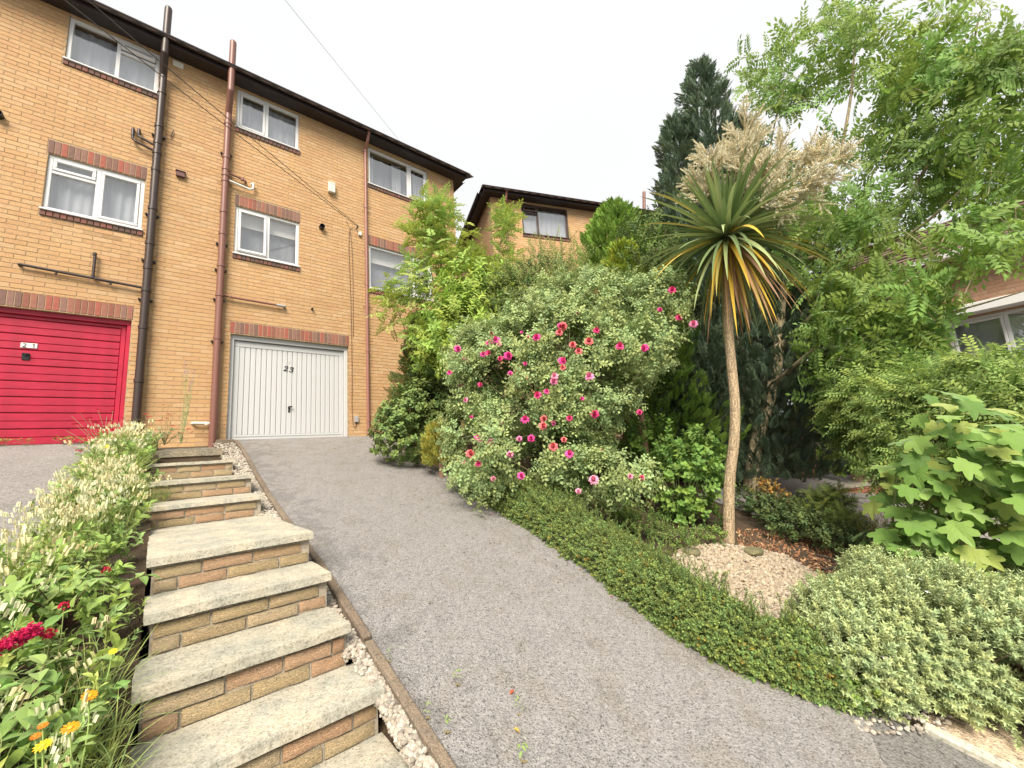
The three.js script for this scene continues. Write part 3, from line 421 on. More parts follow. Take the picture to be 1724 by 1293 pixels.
  pipeRun(house, 'waste_pipe', [v(0.72, 5.56, 0.085), v(1.1, 5.51, 0.07), v(1.15, 5.54, 0.07), v(1.16, 5.66, 0.07), v(1.13, 5.68, -0.01)], 0.02, whitePlastic);
  pipeRun(house, 'waste_pipe', [v(0.4, 0.84, -0.02), v(0.41, 0.84, 0.06), v(0.7, 0.832, 0.07)], 0.022, whitePlastic, [[v(0.6, 0.81, 0.065), 0.05, 1.35]]);
  pipeRun(house, 'overflow_pipe', [v(2.294, 3.243, -0.03), v(2.294, 3.235, 0.05)], 0.022, black);
  // vents, flues, boxes and cables on the wall
  const vb = part(house, 'boiler_cover', chBox(2.6, 2.745, 6.06, 6.31, ZF + 0.001, ZF + 0.09, 0.01), M([0.62, 0.60, 0.52], 0.5)); part(vb, 'cover_slot', boxG(2.615, 2.73, 6.26, 6.272, ZF + 0.088, ZF + 0.0915), greyPlastic);
  const fl = new THREE.LatheGeometry([[0, 0], [0.055, 0], [0.055, 0.09], [0.042, 0.09], [0.04, 0.02], [0, 0.02]].map(e => new THREE.Vector2(...e)), 20); fl.rotateX(Math.PI / 2); fl.translate(2.47, 5.16, ZF + 0.001); part(house, 'flue', fl, black); const f2 = fl.clone(); f2.translate(-2.115 - 2.47, 5.5 - 5.16, 0); part(house, 'flue', f2, black);
  part(house, 'air_vent', new MB().geo(chBox(-0.04, 0.09, 5.36, 5.465, ZF + 0.001, ZF + 0.06, 0.008)).geo(chBox(-0.05, 0.1, 5.455, 5.475, ZF + 0.001, ZF + 0.075, 0.006)).build(), M([0.12, 0.05, 0.045], 0.5));
  const wv = part(house, 'air_vent', chBox(-0.2, -0.04, 7.62, 7.74, ZF + 0.001, ZF + 0.02, 0.005), whitePlastic); for (let i = 0; i < 4; i++) part(wv, 'louvre', chBox(-0.19, -0.05, 7.635 + i * 0.025, 7.648 + i * 0.025, ZF + 0.018, ZF + 0.028, 0.003), whitePlastic);
  part(house, 'wall_hook', cyl(V3(-0.15, 6.1, ZF + 0.02), V3(-0.12, 6.25, ZF + 0.03), 0.009, 6), black);
  const cb = M([0.16, 0.09, 0.06], 0.6), tubeOf = (pts, r) => new MB().tube(pts, r, r, 6).build();
  part(house, 'wall_cable', tubeOf([v(3.25, 5.38, 0.03), v(3.12, 5.36, 0.012), v(3.07, 5.1, 0.012), v(3.1, 3.6, 0.012), v(3.12, 2.0, 0.012), v(3.13, 0.85, 0.012), v(3.17, 0.72, 0.02), v(3.2, 0.78, 0.02), v(3.2, 0.86, 0.02)], 0.006), cb);
  part(house, 'wall_cable', tubeOf([v(3.0, 5.5, 0.012), v(3.08, 5.35, 0.012), v(3.14, 4.6, 0.012), v(3.15, 3.2, 0.012), v(3.15, 2.75, 0.012)], 0.005), cb);
  part(house, 'junction_box', chBox(3.165, 3.25, 0.84, 0.97, ZF + 0.001, ZF + 0.045, 0.006), greyPlastic);
  part(house, 'junction_box', chBox(3.28, 3.35, 5.22, 5.32, ZF + 0.001, ZF + 0.05, 0.006), whitePlastic);
  part(house, 'cable_bracket', new MB().geo(cyl(V3(3.24, 5.38, ZF), V3(3.24, 5.38, ZF + 0.09), 0.012, 8)).geo(cyl(V3(3.24, 5.36, ZF + 0.09), V3(3.24, 5.42, ZF + 0.09), 0.02, 8)).build(), black);
}
{ // overhead wires
  const wireM = M([0.05, 0.045, 0.04], 0.6), end = V3(3.24, 5.39, ZF + 0.09);
  for (const [i, u] of [[0, 118], [1, 156]]) { const p = at(u, 0, 5.2), far = end.clone().lerp(p, 1.7), mid = end.clone().lerp(far, 0.5).add(V3(0, -0.05, 0)); const w = thing('overhead_wire', i ? 'black overhead wire, upper of the pair crossing the brick facade' : 'black overhead wire, lower of the pair crossing the brick facade', 'wire', end.clone().add(V3(0, i * 0.025, 0)), 'telephone wires'); part(w, 'cable', new MB().tube([end.clone().add(V3(0, i * 0.025, 0)), mid, far], 0.006, 0.006, 5).build(), wireM); }
  const a = at(700, 270, 9.2), b = at(480, 0, 5.5), c = at(800, 388, 12.6), w = thing('overhead_wire', 'thin wire running from the sky past the eaves corner', 'wire', c); part(w, 'cable', new MB().tube([c, a, b, b.clone().lerp(a, -0.5)], 0.0025, 0.0025, 5).build(), wireM);
}

// ---------------------------------------------------------------- the second house behind the planting
const C2 = V3(7.499, 0, -9.121), A2 = Math.atan2(-0.364, 0.931), X2 = new THREE.Matrix4().makeRotationY(A2).setPosition(C2);
{
  const h2 = thing('brick_house', 'buff brick house with dark brown window behind the shrubs', 'house', V3(10, 0, -11));
  const wins = [[1.03, 2.68, 6.80, 7.86], [1.03, 2.68, 3.95, 5.05]], Y1 = 7.93, sills = wins.map(([a, b, c]) => [a - 0.025, b + 0.025, c - 0.12, c]), lint = [[1.0, 2.7, 5.06, 5.28]];
  const wall = part(h2, 'wall', wallSlab(X2, 0, 9, -1, Y1, wins), mortar);
  addBricks(wall, courses(0, 9, 1.5, Y1, [...wins, ...sills, ...lint]), X2, p => p, 0);
  const XS = X2.clone().multiply(new THREE.Matrix4().makeRotationY(-Math.PI / 2)).multiply(new THREE.Matrix4().makeTranslation(-8, 0, 0)), side = part(h2, 'wall', wallSlab(XS, 0, 7.71, -1, Y1, []), mortar);
  addBricks(side, courses(0, 8, 3, Y1, []), XS, p => p, 0);
  part(h2, 'wall', boxG(0.3, 9, -1, Y1, -8, -7.7).applyMatrix4(X2), mortar); part(h2, 'wall', boxG(8.7, 9, -1, Y1, -7.69, -0.3).applyMatrix4(X2), mortar);
  makeWindow(h2, X2, ...wins[0], [{ w: 0.34, kind: 'topvent' }, { w: 0.66, kind: 'fixed' }], { fm: brownFrame, open: 0.3, curtain: 'skyfill' });
  makeWindow(h2, X2, ...wins[1], [{ w: 0.34, kind: 'side' }, { w: 0.66, kind: 'fixed' }], { fm: upvc, curtain: 'skyfill' });
  soldier(h2, 'lintel', X2, ...lint[0]);
  eaves(h2, X2, 0, 9, 7.92, 0.27, true, true); eaves(h2, XS, 0, 8, 7.921, 0.268, false, false);
  hipRoof(h2, X2, -0.33, 9.33, 0.33, -8.3, 8.07);
  const w = (s, y, n) => V3(s, y, n).applyMatrix4(X2);
  pipeRun(h2, 'downpipe', [w(0.47, 0, 0.05), w(0.47, 7.6, 0.05), w(0.45, 7.75, 0.2), w(0.45, 8.0, 0.32)], 0.036, pipePink, [[w(0.47, 7.5, 0.05), 0.06, 1.2]]);
  pipeRun(h2, 'soil_pipe', [w(5.3, 0, 0.09), w(5.3, 7.2, 0.09), w(5.55, 7.95, 0.32), w(5.62, 8.7, 0.36)], 0.057, pipeRed, []);
}
// ---------------------------------------------------------------- garden steps
const STEPS = [ // nosing z, tread height, left, right
  { z: -1.12, y: -1.35, a: -0.03, b: 0.80 }, { z: -1.50, y: -1.165, a: -0.03, b: 0.80 }, { z: -1.919, y: -0.98, a: -0.04, b: 0.80 }, { z: -2.225, y: -0.785, a: -0.03, b: 0.766 }, { z: -2.55, y: -0.60, a: -0.015, b: 0.77 }, { z: -2.90, y: -0.416, a: -0.023, b: 0.765 },
  { z: -4.369, y: -0.24, a: -0.06, b: 0.735 }, { z: -5.023, y: -0.06, a: -0.07, b: 0.75 }, { z: -6.203, y: 0.133, a: -0.09, b: 0.72 }, { z: -7.3, y: 0.33, a: -0.12, b: 0.70 }];
{
  const steps = thing('garden_steps', 'brick and concrete slab garden steps climbing beside the driveway', 'steps', V3(0.35, groundY(0.35, -1.5) - 0.1, -1.5));
  const slabM = [[0.52, 0.49, 0.44], [0.49, 0.465, 0.415], [0.54, 0.51, 0.46]].map(c => M(c, 0.93, { map: rep(stoneTex, 1.6), bumpMap: rep(grainBump, 2.5), bumpScale: 0.002 }));
  const tone = [[0.70, 0.44, 0.29], [0.72, 0.47, 0.32], [0.66, 0.50, 0.31], [0.70, 0.54, 0.35], [0.66, 0.40, 0.26], [0.68, 0.47, 0.30], [0.62, 0.47, 0.30], [0.72, 0.56, 0.39]].map(c => M(c, 0.92, { map: rep(stoneTex, 0.4), bumpMap: rep(grainBump, 0.6), bumpScale: 0.008 }));
  const mort = M([0.66, 0.58, 0.46], 0.97, { map: grainTex, bumpMap: rep(grainBump, 4), bumpScale: 0.006 });
  // split-faced brick: rough front, 40 triangles
  const rough = (w, h, sd) => { const g = new THREE.BoxGeometry(w, h, 0.06, 5, 2, 1), p = g.attributes.position; for (let i = 0; i < p.count; i++) { const x = p.getX(i), y = p.getY(i), f = p.getZ(i) > 0; if (f) { const e = Math.abs(x) > w / 2 - 0.001 || Math.abs(y) > h / 2 - 0.001; p.setZ(i, 0.03 + (e ? -0.004 : 0.004) + 0.009 * (noise(x * 26 + sd, y * 34, sd) - 0.5)); } p.setX(i, x + 0.003 * (noise(sd, x * 9 + 3, y * 30 + 5) - 0.5)); p.setY(i, y + 0.003 * (noise(x * 25, sd + 9, y * 20) - 0.5)); } g.computeVertexNormals(); return g; };
  STEPS.forEach((s, i) => {
    const n = STEPS[i + 1], back = n ? n.z - 0.03 : ZF + 0.01, yb = i ? STEPS[i - 1].y : s.y - 0.19, T = i === 9 ? 0.1 : i > 5 ? 0.036 : 0.043;
    // the slab: a slightly uneven box
    const w = s.b - s.a, L = s.z - back, g = new THREE.BoxGeometry(w, T, L, 14, 1, Math.max(5, Math.round(L / 0.07))), p = g.attributes.position;
    for (let k = 0; k < p.count; k++) { const x = p.getX(k), y = p.getY(k), z = p.getZ(k), fr = z > L / 2 - 0.001, sd = Math.abs(x) > w / 2 - 0.001; p.setY(k, y + 0.004 * (noise(x * 6 + i * 9, z * 6, 2) - 0.5) - (fr && y > 0 ? 0.003 : 0)); if (fr) p.setZ(k, z + 0.006 * (noise(x * 9 + i * 5, y * 8, 8) - 0.5) - (y > 0 ? 0.004 : 0.001)); if (sd) p.setX(k, x + 0.01 * (noise(z * 12, y * 9, i) - 0.5)); }
    g.computeVertexNormals(); g.rotateZ(rr(-0.003, 0.003)); g.translate((s.a + s.b) / 2, s.y - T / 2, (s.z + back) / 2); const uv = g.attributes.uv; for (let k = 0; k < uv.count; k++) { uv.setXY(k, p.getX(k) * 1.0 + i * 0.37, p.getZ(k) * 1.0 + p.getY(k)); }
    part(steps, 'tread', g, i === 9 ? M([0.36, 0.31, 0.25], 0.95, { map: stoneTex, bumpMap: grainBump, bumpScale: 0.01 }) : pick(slabM));
    if (i === 9) { const r = part(steps, 'riser', boxG(s.a + 0.01, s.b - 0.01, yb - 0.02, s.y - T - 0.001, back, s.z - 0.02), M([0.2, 0.14, 0.1], 0.97, { map: stoneTex, bumpMap: grainBump, bumpScale: 0.015 })); return; }
    const zr = s.z - 0.018, core = part(steps, 'riser', boxG(s.a + 0.025, s.b - 0.015, Math.min(yb, groundY(0.5, s.z)) - 0.06, s.y - T - 0.001, back - 0.01, zr - 0.013), mort);
    const H = s.y - T - 0.012 - yb - 0.004, rows = 2, h = H / rows;
    for (let r = 0; r < rows; r++) { let x = s.a + 0.03 - (r ? 0 : rr(0, 0.1)); const off = r ? 0 : 0.1; let first = true; while (x < s.b - 0.03) { const bw = Math.min(first && off ? 0.13 : rr(0.2, 0.27), s.b - 0.02 - x); first = false; if (bw > 0.05 && x + bw > s.a + 0.06) { const x0 = Math.max(x, s.a + 0.028); const m = part(core, 'brick', rough(x + bw - x0 - 0.011, h - 0.009, rr(0, 90)), pick(tone)); m.position.set((x0 + x + bw) / 2, yb + 0.004 + h * (r + 0.5), zr - 0.032 + rr(-0.004, 0.004)); } x += bw; } }
    // crumbled mortar bed under the slab
    const bed = new MB(); for (let x = s.a + 0.03; x < s.b - 0.03; x += 0.028) { const g2 = new THREE.IcosahedronGeometry(rr(0.008, 0.015), 0); g2.scale(1.5, 0.55, 1); g2.translate(x, s.y - T - 0.007, zr - 0.008 + rr(-0.005, 0.005)); bed.geo(g2); } part(core, 'mortar_bed', bed.build(), mort).userData.kind = 'stuff';
  });
  part(steps, 'top_landing', boxG(-0.3, 0.7, 0.3, 0.395, ZF + 0.012, -8.4), concrete);
}

// ---------------------------------------------------------------- gravel
const pebble = sd => { const g = new THREE.IcosahedronGeometry(1, 1), p = g.attributes.position; for (let i = 0; i < p.count; i++) { const v = V3(p.getX(i), p.getY(i), p.getZ(i)), k = 0.72 + 0.55 * noise(v.x * 1.3 + sd, v.y * 1.3, v.z * 1.3 + sd); p.setXYZ(i, v.x * k * 1.15, v.y * k * 0.72, v.z * k * 0.95); } g.computeVertexNormals(); return g; };
const pebG = [pebble(3), pebble(17), pebble(41)];
const STONE = [[0.55, 0.50, 0.42], [0.60, 0.555, 0.475], [0.50, 0.445, 0.365], [0.45, 0.40, 0.33], [0.57, 0.51, 0.42], [0.50, 0.43, 0.345], [0.62, 0.585, 0.52], [0.34, 0.305, 0.26]];
const pebM = M([1, 1, 1], 0.85, { map: rep(grainTex, 1), bumpMap: grainBump, bumpScale: 0.001 });
function gravel(name, label, pts, base, size, tint = [1, 1, 1]) {
  for (let k = 0; k < 1; k++) { const g = new THREE.Group(); g.name = numbered(name); g.position.copy(base); g.userData = { label, category: 'gravel', kind: 'stuff' }; scene.add(g); for (let j = 0; j < 3; j++) inst(g, 'stones', pebG[j], pebM, pts.filter((_, i) => i % 3 === j).map(p => ({ p, d: UP.clone().addScaledVector(rdir(), 0.5).normalize(), s: rr(...size), c: (k2 => pick(STONE).map((c, n3) => c * k2 * tint[n3]))(rr(0.8, 1.12)) }))); }
}
{
  const pts = []; const stepR = z => { for (let i = STEPS.length - 1; i >= 0; i--) if (z <= STEPS[i].z) return STEPS[i].b; return 0.77; };
  for (let i = 0; i < 14000; i++) { const z = -8.55 + 7.9 * Math.pow(rnd(), 0.7), lo = stepR(z) - 0.03, hi = kerbX(z) - 0.025, x = rr(lo, hi), y = groundY(x, z); pts.push(V3(x, y - 0.04 + rr(-0.012, 0.03) + 0.02 * noise(x * 9, 1, z * 9), z)); }
  gravel('gravel_strip', 'cream gravel strip between the steps and drive edging', pts, V3(0.8, groundY(0.8, -3), -3), [0.006, 0.0145]);
  struct('gravel_base', sheet(0.79, 0.9, -8.9, 1, 4, 90, -0.065, () => [0.9, 0.9, 0.9], 1.5), soil, 'soil under the gravel strip');
  const bed = [], poly = [[1130, 935], [1150, 918], [1215, 910], [1320, 930], [1400, 975], [1430, 1060], [1380, 1100], [1330, 1085], [1250, 1035], [1190, 990]];
  const inside = (u, v) => { let c = false; for (let i = 0, j = poly.length - 1; i < poly.length; j = i++) { const [a, b] = poly[i], [d, e] = poly[j]; if ((b > v) !== (e > v) && u < (d - a) * (v - b) / (e - b) + a) c = !c; } return c; };
  const gB = gp(1270, 985); while (bed.length < 10000) { const x = gB.x + rr(-1.3, 1.5), z = gB.z + rr(-1.4, 1.4), y = groundY(x, z), s = proj(V3(x, y, z)); if (inside(...s)) bed.push(V3(x, y - 0.045 + rr(-0.01, 0.03), z)); }
  gravel('gravel_bed', 'cream and tan gravel bed at the foot of the palm', bed, gB, [0.010, 0.021], [0.92, 0.85, 0.75]);
  const ed = []; for (let i = 0; i < 1500; i++) { const z = rr(-8.4, -3.4), x = edgeX(z) + rr(-0.02, 0.24) * (0.4 + rnd()) - 0.05 * (rnd() < 0.15 ? rr(0, 3) : 0); ed.push(V3(x, groundY(x, z) + rr(-0.002, 0.004), z)); }
  for (let i = 0; i < 160; i++) { const p = gp(rr(1440, 1600), rr(1185, 1235)); ed.push(p); }
  gravel('gravel_edge', 'loose pale stones along the planted edge of the driveway', ed, V3(2.9, groundY(2.9, -6), -6), [0.006, 0.014]);
}

// ---------------------------------------------------------------- low hedge along the drive
const G = (a, b) => V3(0, 0, 0).addVectors(a, b);
function plant(name, label, cat, base, group) { return thing(name, label, cat, base, group); }
{
  const base = EDGE[6].clone(); base.x += 0.3; const t = plant('low_hedge', 'low small-leaved evergreen hedge curving along the driveway edge', 'hedge', base.setY(groundY(base.x, base.z)));
  // cross-section along the edge: height and width in metres
  const N = 60, sp = sprig(0.075, 15, 0.017, 0.010, { tilt: 1.0, hue: 0.2 }), sp2 = sprig(0.06, 13, 0.015, 0.009, { tilt: 1.15, hue: 0.2, bend: 0.4 }), list = [], list2 = [];
  const ctr = new THREE.CatmullRomCurve3(EDGE.slice(2));
  const stems = new MB();
  for (let i = 0; i < 17000; i++) {
    const s = rnd(), e = ctr.getPoint(s), tn = ctr.getTangent(s), nr = V3(-tn.z, 0, tn.x).normalize(); if (nr.x < 0) nr.negate();
    const wd = (0.60 - 0.24 * sstep(0.3, 0.75, s)) * (0.85 + 0.3 * noise(e.x * 2, 8, e.z * 2)), ht = (0.31 - 0.10 * sstep(0.35, 0.8, s)) * (0.85 + 0.3 * noise(e.x * 1.3, 5, e.z * 1.3)) * sstep(-0.02, 0.07, s) * sstep(1.03, 0.9, s) * (0.8 + 0.5 * noise(e.x * 3, 2, e.z * 3)), th = rr(-0.12, Math.PI * 0.86), k = (0.68 + 0.36 * Math.pow(rnd(), 0.5)) * (1 + 0.3 * (fbm(e.x * 7 + th, th * 1.7, e.z * 7, 3) - 0.5));
    const p = e.clone().addScaledVector(nr, wd / 2 + 0.02 - Math.cos(th) * wd / 2 * k); p.y = groundY(p.x, p.z) + Math.max(-0.01, Math.sin(th) * ht * k);
    const d = nr.clone().multiplyScalar(-Math.cos(th)).addScaledVector(UP, Math.sin(th) + 0.3).addScaledVector(rdir(), 0.6).addScaledVector(tn, 0.25).normalize();
    (i % 2 ? list : list2).push({ p, d, s: rr(0.75, 1.25), c: rnd() < 0.03 ? [1.5, 0.85, 0.6] : vary(0.3, 0.16) }); if (i % 45 === 0 && th > 0.5) for (let k = 1; k < 4; k++) list.push({ p: p.clone().addScaledVector(d, 0.05 * k), d: d.clone().addScaledVector(rdir(), 0.3).normalize(), s: rr(0.7, 1), c: vary(0.25, 0.16) });
    if (i % 60 === 0) stems.tube([V3(p.x, groundY(p.x, p.z) - 0.02, p.z).lerp(e.clone().addScaledVector(nr, wd / 2), 0.4), p], 0.004, 0.002, 4, [0.16, 0.1, 0.06]);
  }
  const m = leafMat([0.19, 0.27, 0.075], 0.5, 0.25); inst(t, 'foliage', sp, m, list); inst(t, 'foliage', sp2, m, list2); part(t, 'stems', stems.build(), M([1, 1, 1], 0.9, { vertexColors: true }));
}

// ---------------------------------------------------------------- dome shaped pale shrub (foreground right)
{
  const bl = [wblob(3.3, 0, -0.76, 0.32, 0.34, 0.28), wblob(3.55, 0, -0.58, 0.42, 0.39, 0.38), wblob(3.8, 0, -0.3, 0.44, 0.41, 0.42), wblob(4.2, 0, -0.02, 0.5, 0.44, 0.5), wblob(3.98, 0, -0.66, 0.42, 0.38, 0.36), wblob(3.02, 0, -0.72, 0.2, 0.24, 0.17), wblob(4.3, 0, -0.4, 0.5, 0.44, 0.45), wblob(4.0, 0, -0.16, 0.42, 0.4, 0.4)].map(b => { b.c.y = groundY(b.c.x, b.c.z) + b.b * 0.4; return b; });
    const t = plant('dome_shrub', 'broad pale green dome shaped shrub with a few white flowers', 'shrub', V3(3.7, groundY(3.7, -0.6), -0.6));
  const g1 = sprig(0.085, 24, 0.026, 0.009, { tilt: 0.95, whorl: 4, hue: 0.1, fold: 0.4 });
  const list = sample(bl, 12500, { lo: 0.66, hi: 1.05, lump: 0.16, fq: 5, gap: 0.14, up: 0.5, jit: 0.35, sc: [0.75, 1.25], col: () => vary(0.16, 0.08) });
  inst(t, 'foliage', g1, leafMat([0.40, 0.48, 0.24], 0.55, 0.25), list);
  const st = new MB(); for (let i = 0; i < 60; i++) { const e = pick(list).p, f = V3(3.7, groundY(3.7, -0.6), -0.6).lerp(V3(e.x, groundY(e.x, e.z), e.z), 0.5); st.tube([f, f.clone().lerp(e, 0.5).add(V3(0, 0.05, 0)), e], 0.007, 0.003, 5, [0.3, 0.2, 0.13]); } part(t, 'stems', st.build(), M([1, 1, 1], 0.9, { vertexColors: true }));
  const fl = new MB(); for (let k = 0; k < 5; k++) { const a = k * 1.2566, x = V3(-Math.sin(a), 0, Math.cos(a)), dir = V3(Math.cos(a) * 0.9, 0.4, Math.sin(a) * 0.9).normalize(), m = new THREE.Matrix4().makeBasis(x, dir, x.clone().cross(dir)); fl.leaf(m, 0.014, 0.013, { n: 3, curl: 0.4 }); } const fg = fl.build(), fm = M([0.78, 0.78, 0.8], 0.7, { vertexColors: true });
  for (const [u, v] of [[1500, 962], [1512, 966], [1525, 970], [1536, 975], [1545, 970], [1520, 960], [1553, 984], [1470, 1128], [1512, 1132], [1494, 1118], [1580, 992], [1565, 1006], [1492, 958], [1530, 980]]) { const p = hit(bl, u, v) || gp(u, v, 0.3), f = part(t, 'flower', fg, fm); f.position.add(p.clone().add(V3(-0.02, 0.035, 0))); f.rotation.set(rr(-0.5, 0.5), rr(0, 6), rr(-0.5, 0.5)); f.scale.setScalar(rr(0.9, 1.4)); }
}

// ---------------------------------------------------------------- climbing rose
const ROSE = [blob(925, 640, 5.3, 128, 112, 0.85), blob(955, 555, 5.7, 105, 58, 0.6), blob(822, 622, 5.6, 55, 60, 0.5), blob(1080, 592, 5.0, 52, 30, 0.28), blob(1100, 520, 5.6, 50, 40, 0.4), blob(885, 762, 4.85, 100, 58, 0.5), blob(1030, 700, 5.0, 28, 34, 0.22), blob(1062, 815, 4.55, 24, 36, 0.18), blob(800, 745, 5.3, 36, 70, 0.4), blob(1000, 508, 5.9, 60, 30, 0.4), blob(975, 810, 4.6, 50, 28, 0.25)];
{
  const base = V3(4.0, 0, -3.6); base.y = groundY(base.x, base.z);
  const t = plant('rose_bush', 'sprawling rose bush covered in bright pink blooms', 'rose bush', base);
  const b = new MB(); for (let i = 0; i < 4; i++) { const az = i * 2.3, tl = 0.95 - 0.16 * i, dir = V3(Math.sin(tl) * Math.cos(az), Math.cos(tl), Math.sin(tl) * Math.sin(az)), x = V3(-Math.sin(az), 0, Math.cos(az)), m = new THREE.Matrix4().makeBasis(x, dir, x.clone().cross(dir).normalize()); m.setPosition(0, 0.03 + 0.045 * i, 0); pinnate(b, m, 0.085, 2, 0.042, 0.028, 0.35); } b.tube([V3(0, 0, 0), V3(0.004, 0.09, 0), V3(0, 0.18, 0)], 0.002, 0.0012, 3, [0.5, 0.5, 0.3]);
  const list = sample(ROSE, 5600, { lo: 0.78, hi: 1.08, lump: 0.3, fq: 3.0, gap: 0.47, up: 0.5, jit: 0.6, sc: [0.75, 1.2], col: () => vary(0.22, 0.12) });
  for (let i = 0; i < 70; i++) { const e = pick(list), d0 = e.d.clone().addScaledVector(UP, 0.5).normalize(), L = rr(0.15, 0.5), cv = s => e.p.clone().addScaledVector(d0, L * s).add(V3(0, -0.45 * L * s * s, 0)); for (let k = 0; k < 5; k++) { const s = (k + 1) / 5; list.push({ p: cv(s), d: d0.clone().add(V3(0, -0.9 * s, 0)).addScaledVector(rdir(), 0.7).normalize(), s: rr(0.7, 1.05), c: vary(0.2, 0.12) }); } }   // arching shoots
  inst(t, 'foliage', b.build(), leafMat([0.33, 0.43, 0.17], 0.35, 0.3), list);
  const st = new MB(); for (let i = 0; i < 90; i++) { const e = list[Math.floor(rnd() * list.length)].p, f = base.clone().add(V3(rr(-0.3, 0.3), 0, rr(-0.3, 0.3))); f.y = groundY(f.x, f.z); st.tube([f, f.clone().lerp(e, 0.45).add(V3(rr(-0.1, 0.1), rr(0.2, 0.5), rr(-0.1, 0.1))), e], 0.011, 0.003, 5, [0.22, 0.2, 0.1]); }
  part(t, 'stems', st.build(), M([1, 1, 1], 0.85, { vertexColors: true }));
  // blooms
  const rose = sd => { const f = new MB(); for (let k = 0; k < 22; k++) { const ring = k < 7 ? 0 : k < 14 ? 1 : 2, a = k * 2.4 + sd, tl = [0.12 + 0.06 * k, 0.75, 1.2][ring] + rr(-0.1, 0.1), dir = V3(Math.sin(tl) * Math.cos(a), Math.cos(tl), Math.sin(tl) * Math.sin(a)), x = V3(-Math.sin(a), 0, Math.cos(a)), m = new THREE.Matrix4().makeBasis(x, dir, x.clone().cross(dir).normalize()), kk = rr(0.85, 1.1); f.leaf(m, [0.022, 0.03, 0.036][ring], [0.026, 0.034, 0.038][ring], { n: 3, fold: 0.5, curl: ring === 2 ? 0.5 : -0.5, peak: 0.6, col: [kk, kk, kk] }); } return f.build(); };
  const rg = [rose(0), rose(1.3), rose(2.1)], rm = [[0.82, 0.08, 0.34], [0.85, 0.12, 0.42], [0.82, 0.08, 0.28], [0.84, 0.28, 0.48], [0.80, 0.20, 0.22], [0.86, 0.36, 0.5]].map(c => leafMat(c, 0.6, 0.15));
  const Z = [[892, 35], [788, 157], [690, 232], [706, 236], [685, 272], [897, 260], [855, 322], [763, 342], [797, 378], [1032, 352], [1175, 360], [1370, 187], [1455, 222], [1332, 28], [1262, 140], [557, 300], [505, 297], [470, 270], [298, 277], [325, 315], [283, 328], [340, 337], [103, 365], [143, 422], [147, 440], [248, 398], [278, 388], [348, 420], [392, 405], [57, 502], [127, 577], [232, 570], [150, 658], [183, 755], [702, 435], [707, 473], [660, 522], [655, 550], [860, 525], [563, 630], [612, 610], [597, 765], [592, 806], [650, 790], [490, 770], [350, 787], [744, 762], [888, 738], [1145, 728], [525, 878], [457, 880], [215, 872], [238, 884], [293, 900], [712, 885], [652, 925], [937, 940], [743, 967], [403, 970], [832, 1000], [222, 1025], [137, 1015], [175, 965], [308, 1110], [467, 1092], [883, 1115], [795, 1180], [1093, 1095], [1158, 1103], [490, 450], [405, 505], [818, 650]];
  const small = new Set([16, 17, 14, 31, 33, 61, 63, 69, 70, 71, 67, 68, 59]);
  Z.forEach(([x, y], i) => { const u = 740 + x / 3.402, v = 480 + y / 3.402; let p = hit(ROSE, u, v); if (!p) p = at(u, v, 4.7); else p.multiplyScalar(0.945); const f = part(t, 'rose_flower', pick(rg), pick(rm)); f.position.add(p); const d = p.clone().normalize().multiplyScalar(-1).addScaledVector(UP, 0.5).addScaledVector(rdir(), 0.45).normalize(); f.quaternion.setFromUnitVectors(UP, d); f.scale.setScalar((small.has(i) ? 0.75 : 1.2) * rr(0.75, 1.3)); });
}

// ---------------------------------------------------------------- shrubs and saplings by the house corner
const brownStem = M([1, 1, 1], 0.88, { vertexColors: true });
function stems(t, from, pts, r0, r1, col = [0.2, 0.15, 0.09], n) { const b = new MB(); for (const e of pts) b.tube([from, from.clone().lerp(e, 0.5).add(V3(rr(-0.05, 0.05), rr(0.03, 0.14), rr(-0.05, 0.05)).multiplyScalar(Math.min(1.2, from.distanceTo(e)))), e], r0, r1, 6, col); return part(t, n || 'stems', b.build(), brownStem); }
const gpt = (x, z) => V3(x, groundY(x, z), z);
{ // ash sapling in front of the house corner
  const base = gpt(4.05, -6.2), t = plant('ash_sapling', 'tall feathery leaved sapling in front of the house corner window', 'sapling', base);
  const ps = pinnateSprig(0.34, 6, 0.28, 6, 0.085, 0.036, 0.5, 1.0), list = [], ends = [];
  for (const [u, v, d, n, r] of [[735, 362, 7.6, 12, 20], [715, 400, 7.6, 12, 22], [848, 375, 8.2, 9, 14], [735, 385, 7.6, 14, 26], [745, 430, 7.5, 26, 38], [730, 480, 7.4, 22, 40], [700, 520, 7.3, 16, 40], [775, 470, 7.5, 20, 34], [760, 550, 7.2, 26, 50], [665, 510, 7.2, 6, 22], [845, 400, 8.2, 8, 16], [845, 450, 8.1, 16, 26], [840, 500, 8.0, 12, 26], [720, 590, 7.1, 12, 36]]) { const c = at(u, v, d); ends.push(c); for (let i = 0; i < n; i++) { const p = at(u + rr(-r, r), v + rr(-r, r) * 0.9, d + rr(-0.35, 0.35)); list.push({ p, d: p.clone().sub(base).normalize().addScaledVector(rdir(), 0.7).addScaledVector(UP, 0.2).normalize(), s: rr(0.7, 1.15), c: vary(0.2, 0.18) }); } }
  inst(t, 'foliage', ps, leafMat([0.34, 0.46, 0.10], 0.5, 0.4), list); stems(t, base, ends, 0.022, 0.006);
}
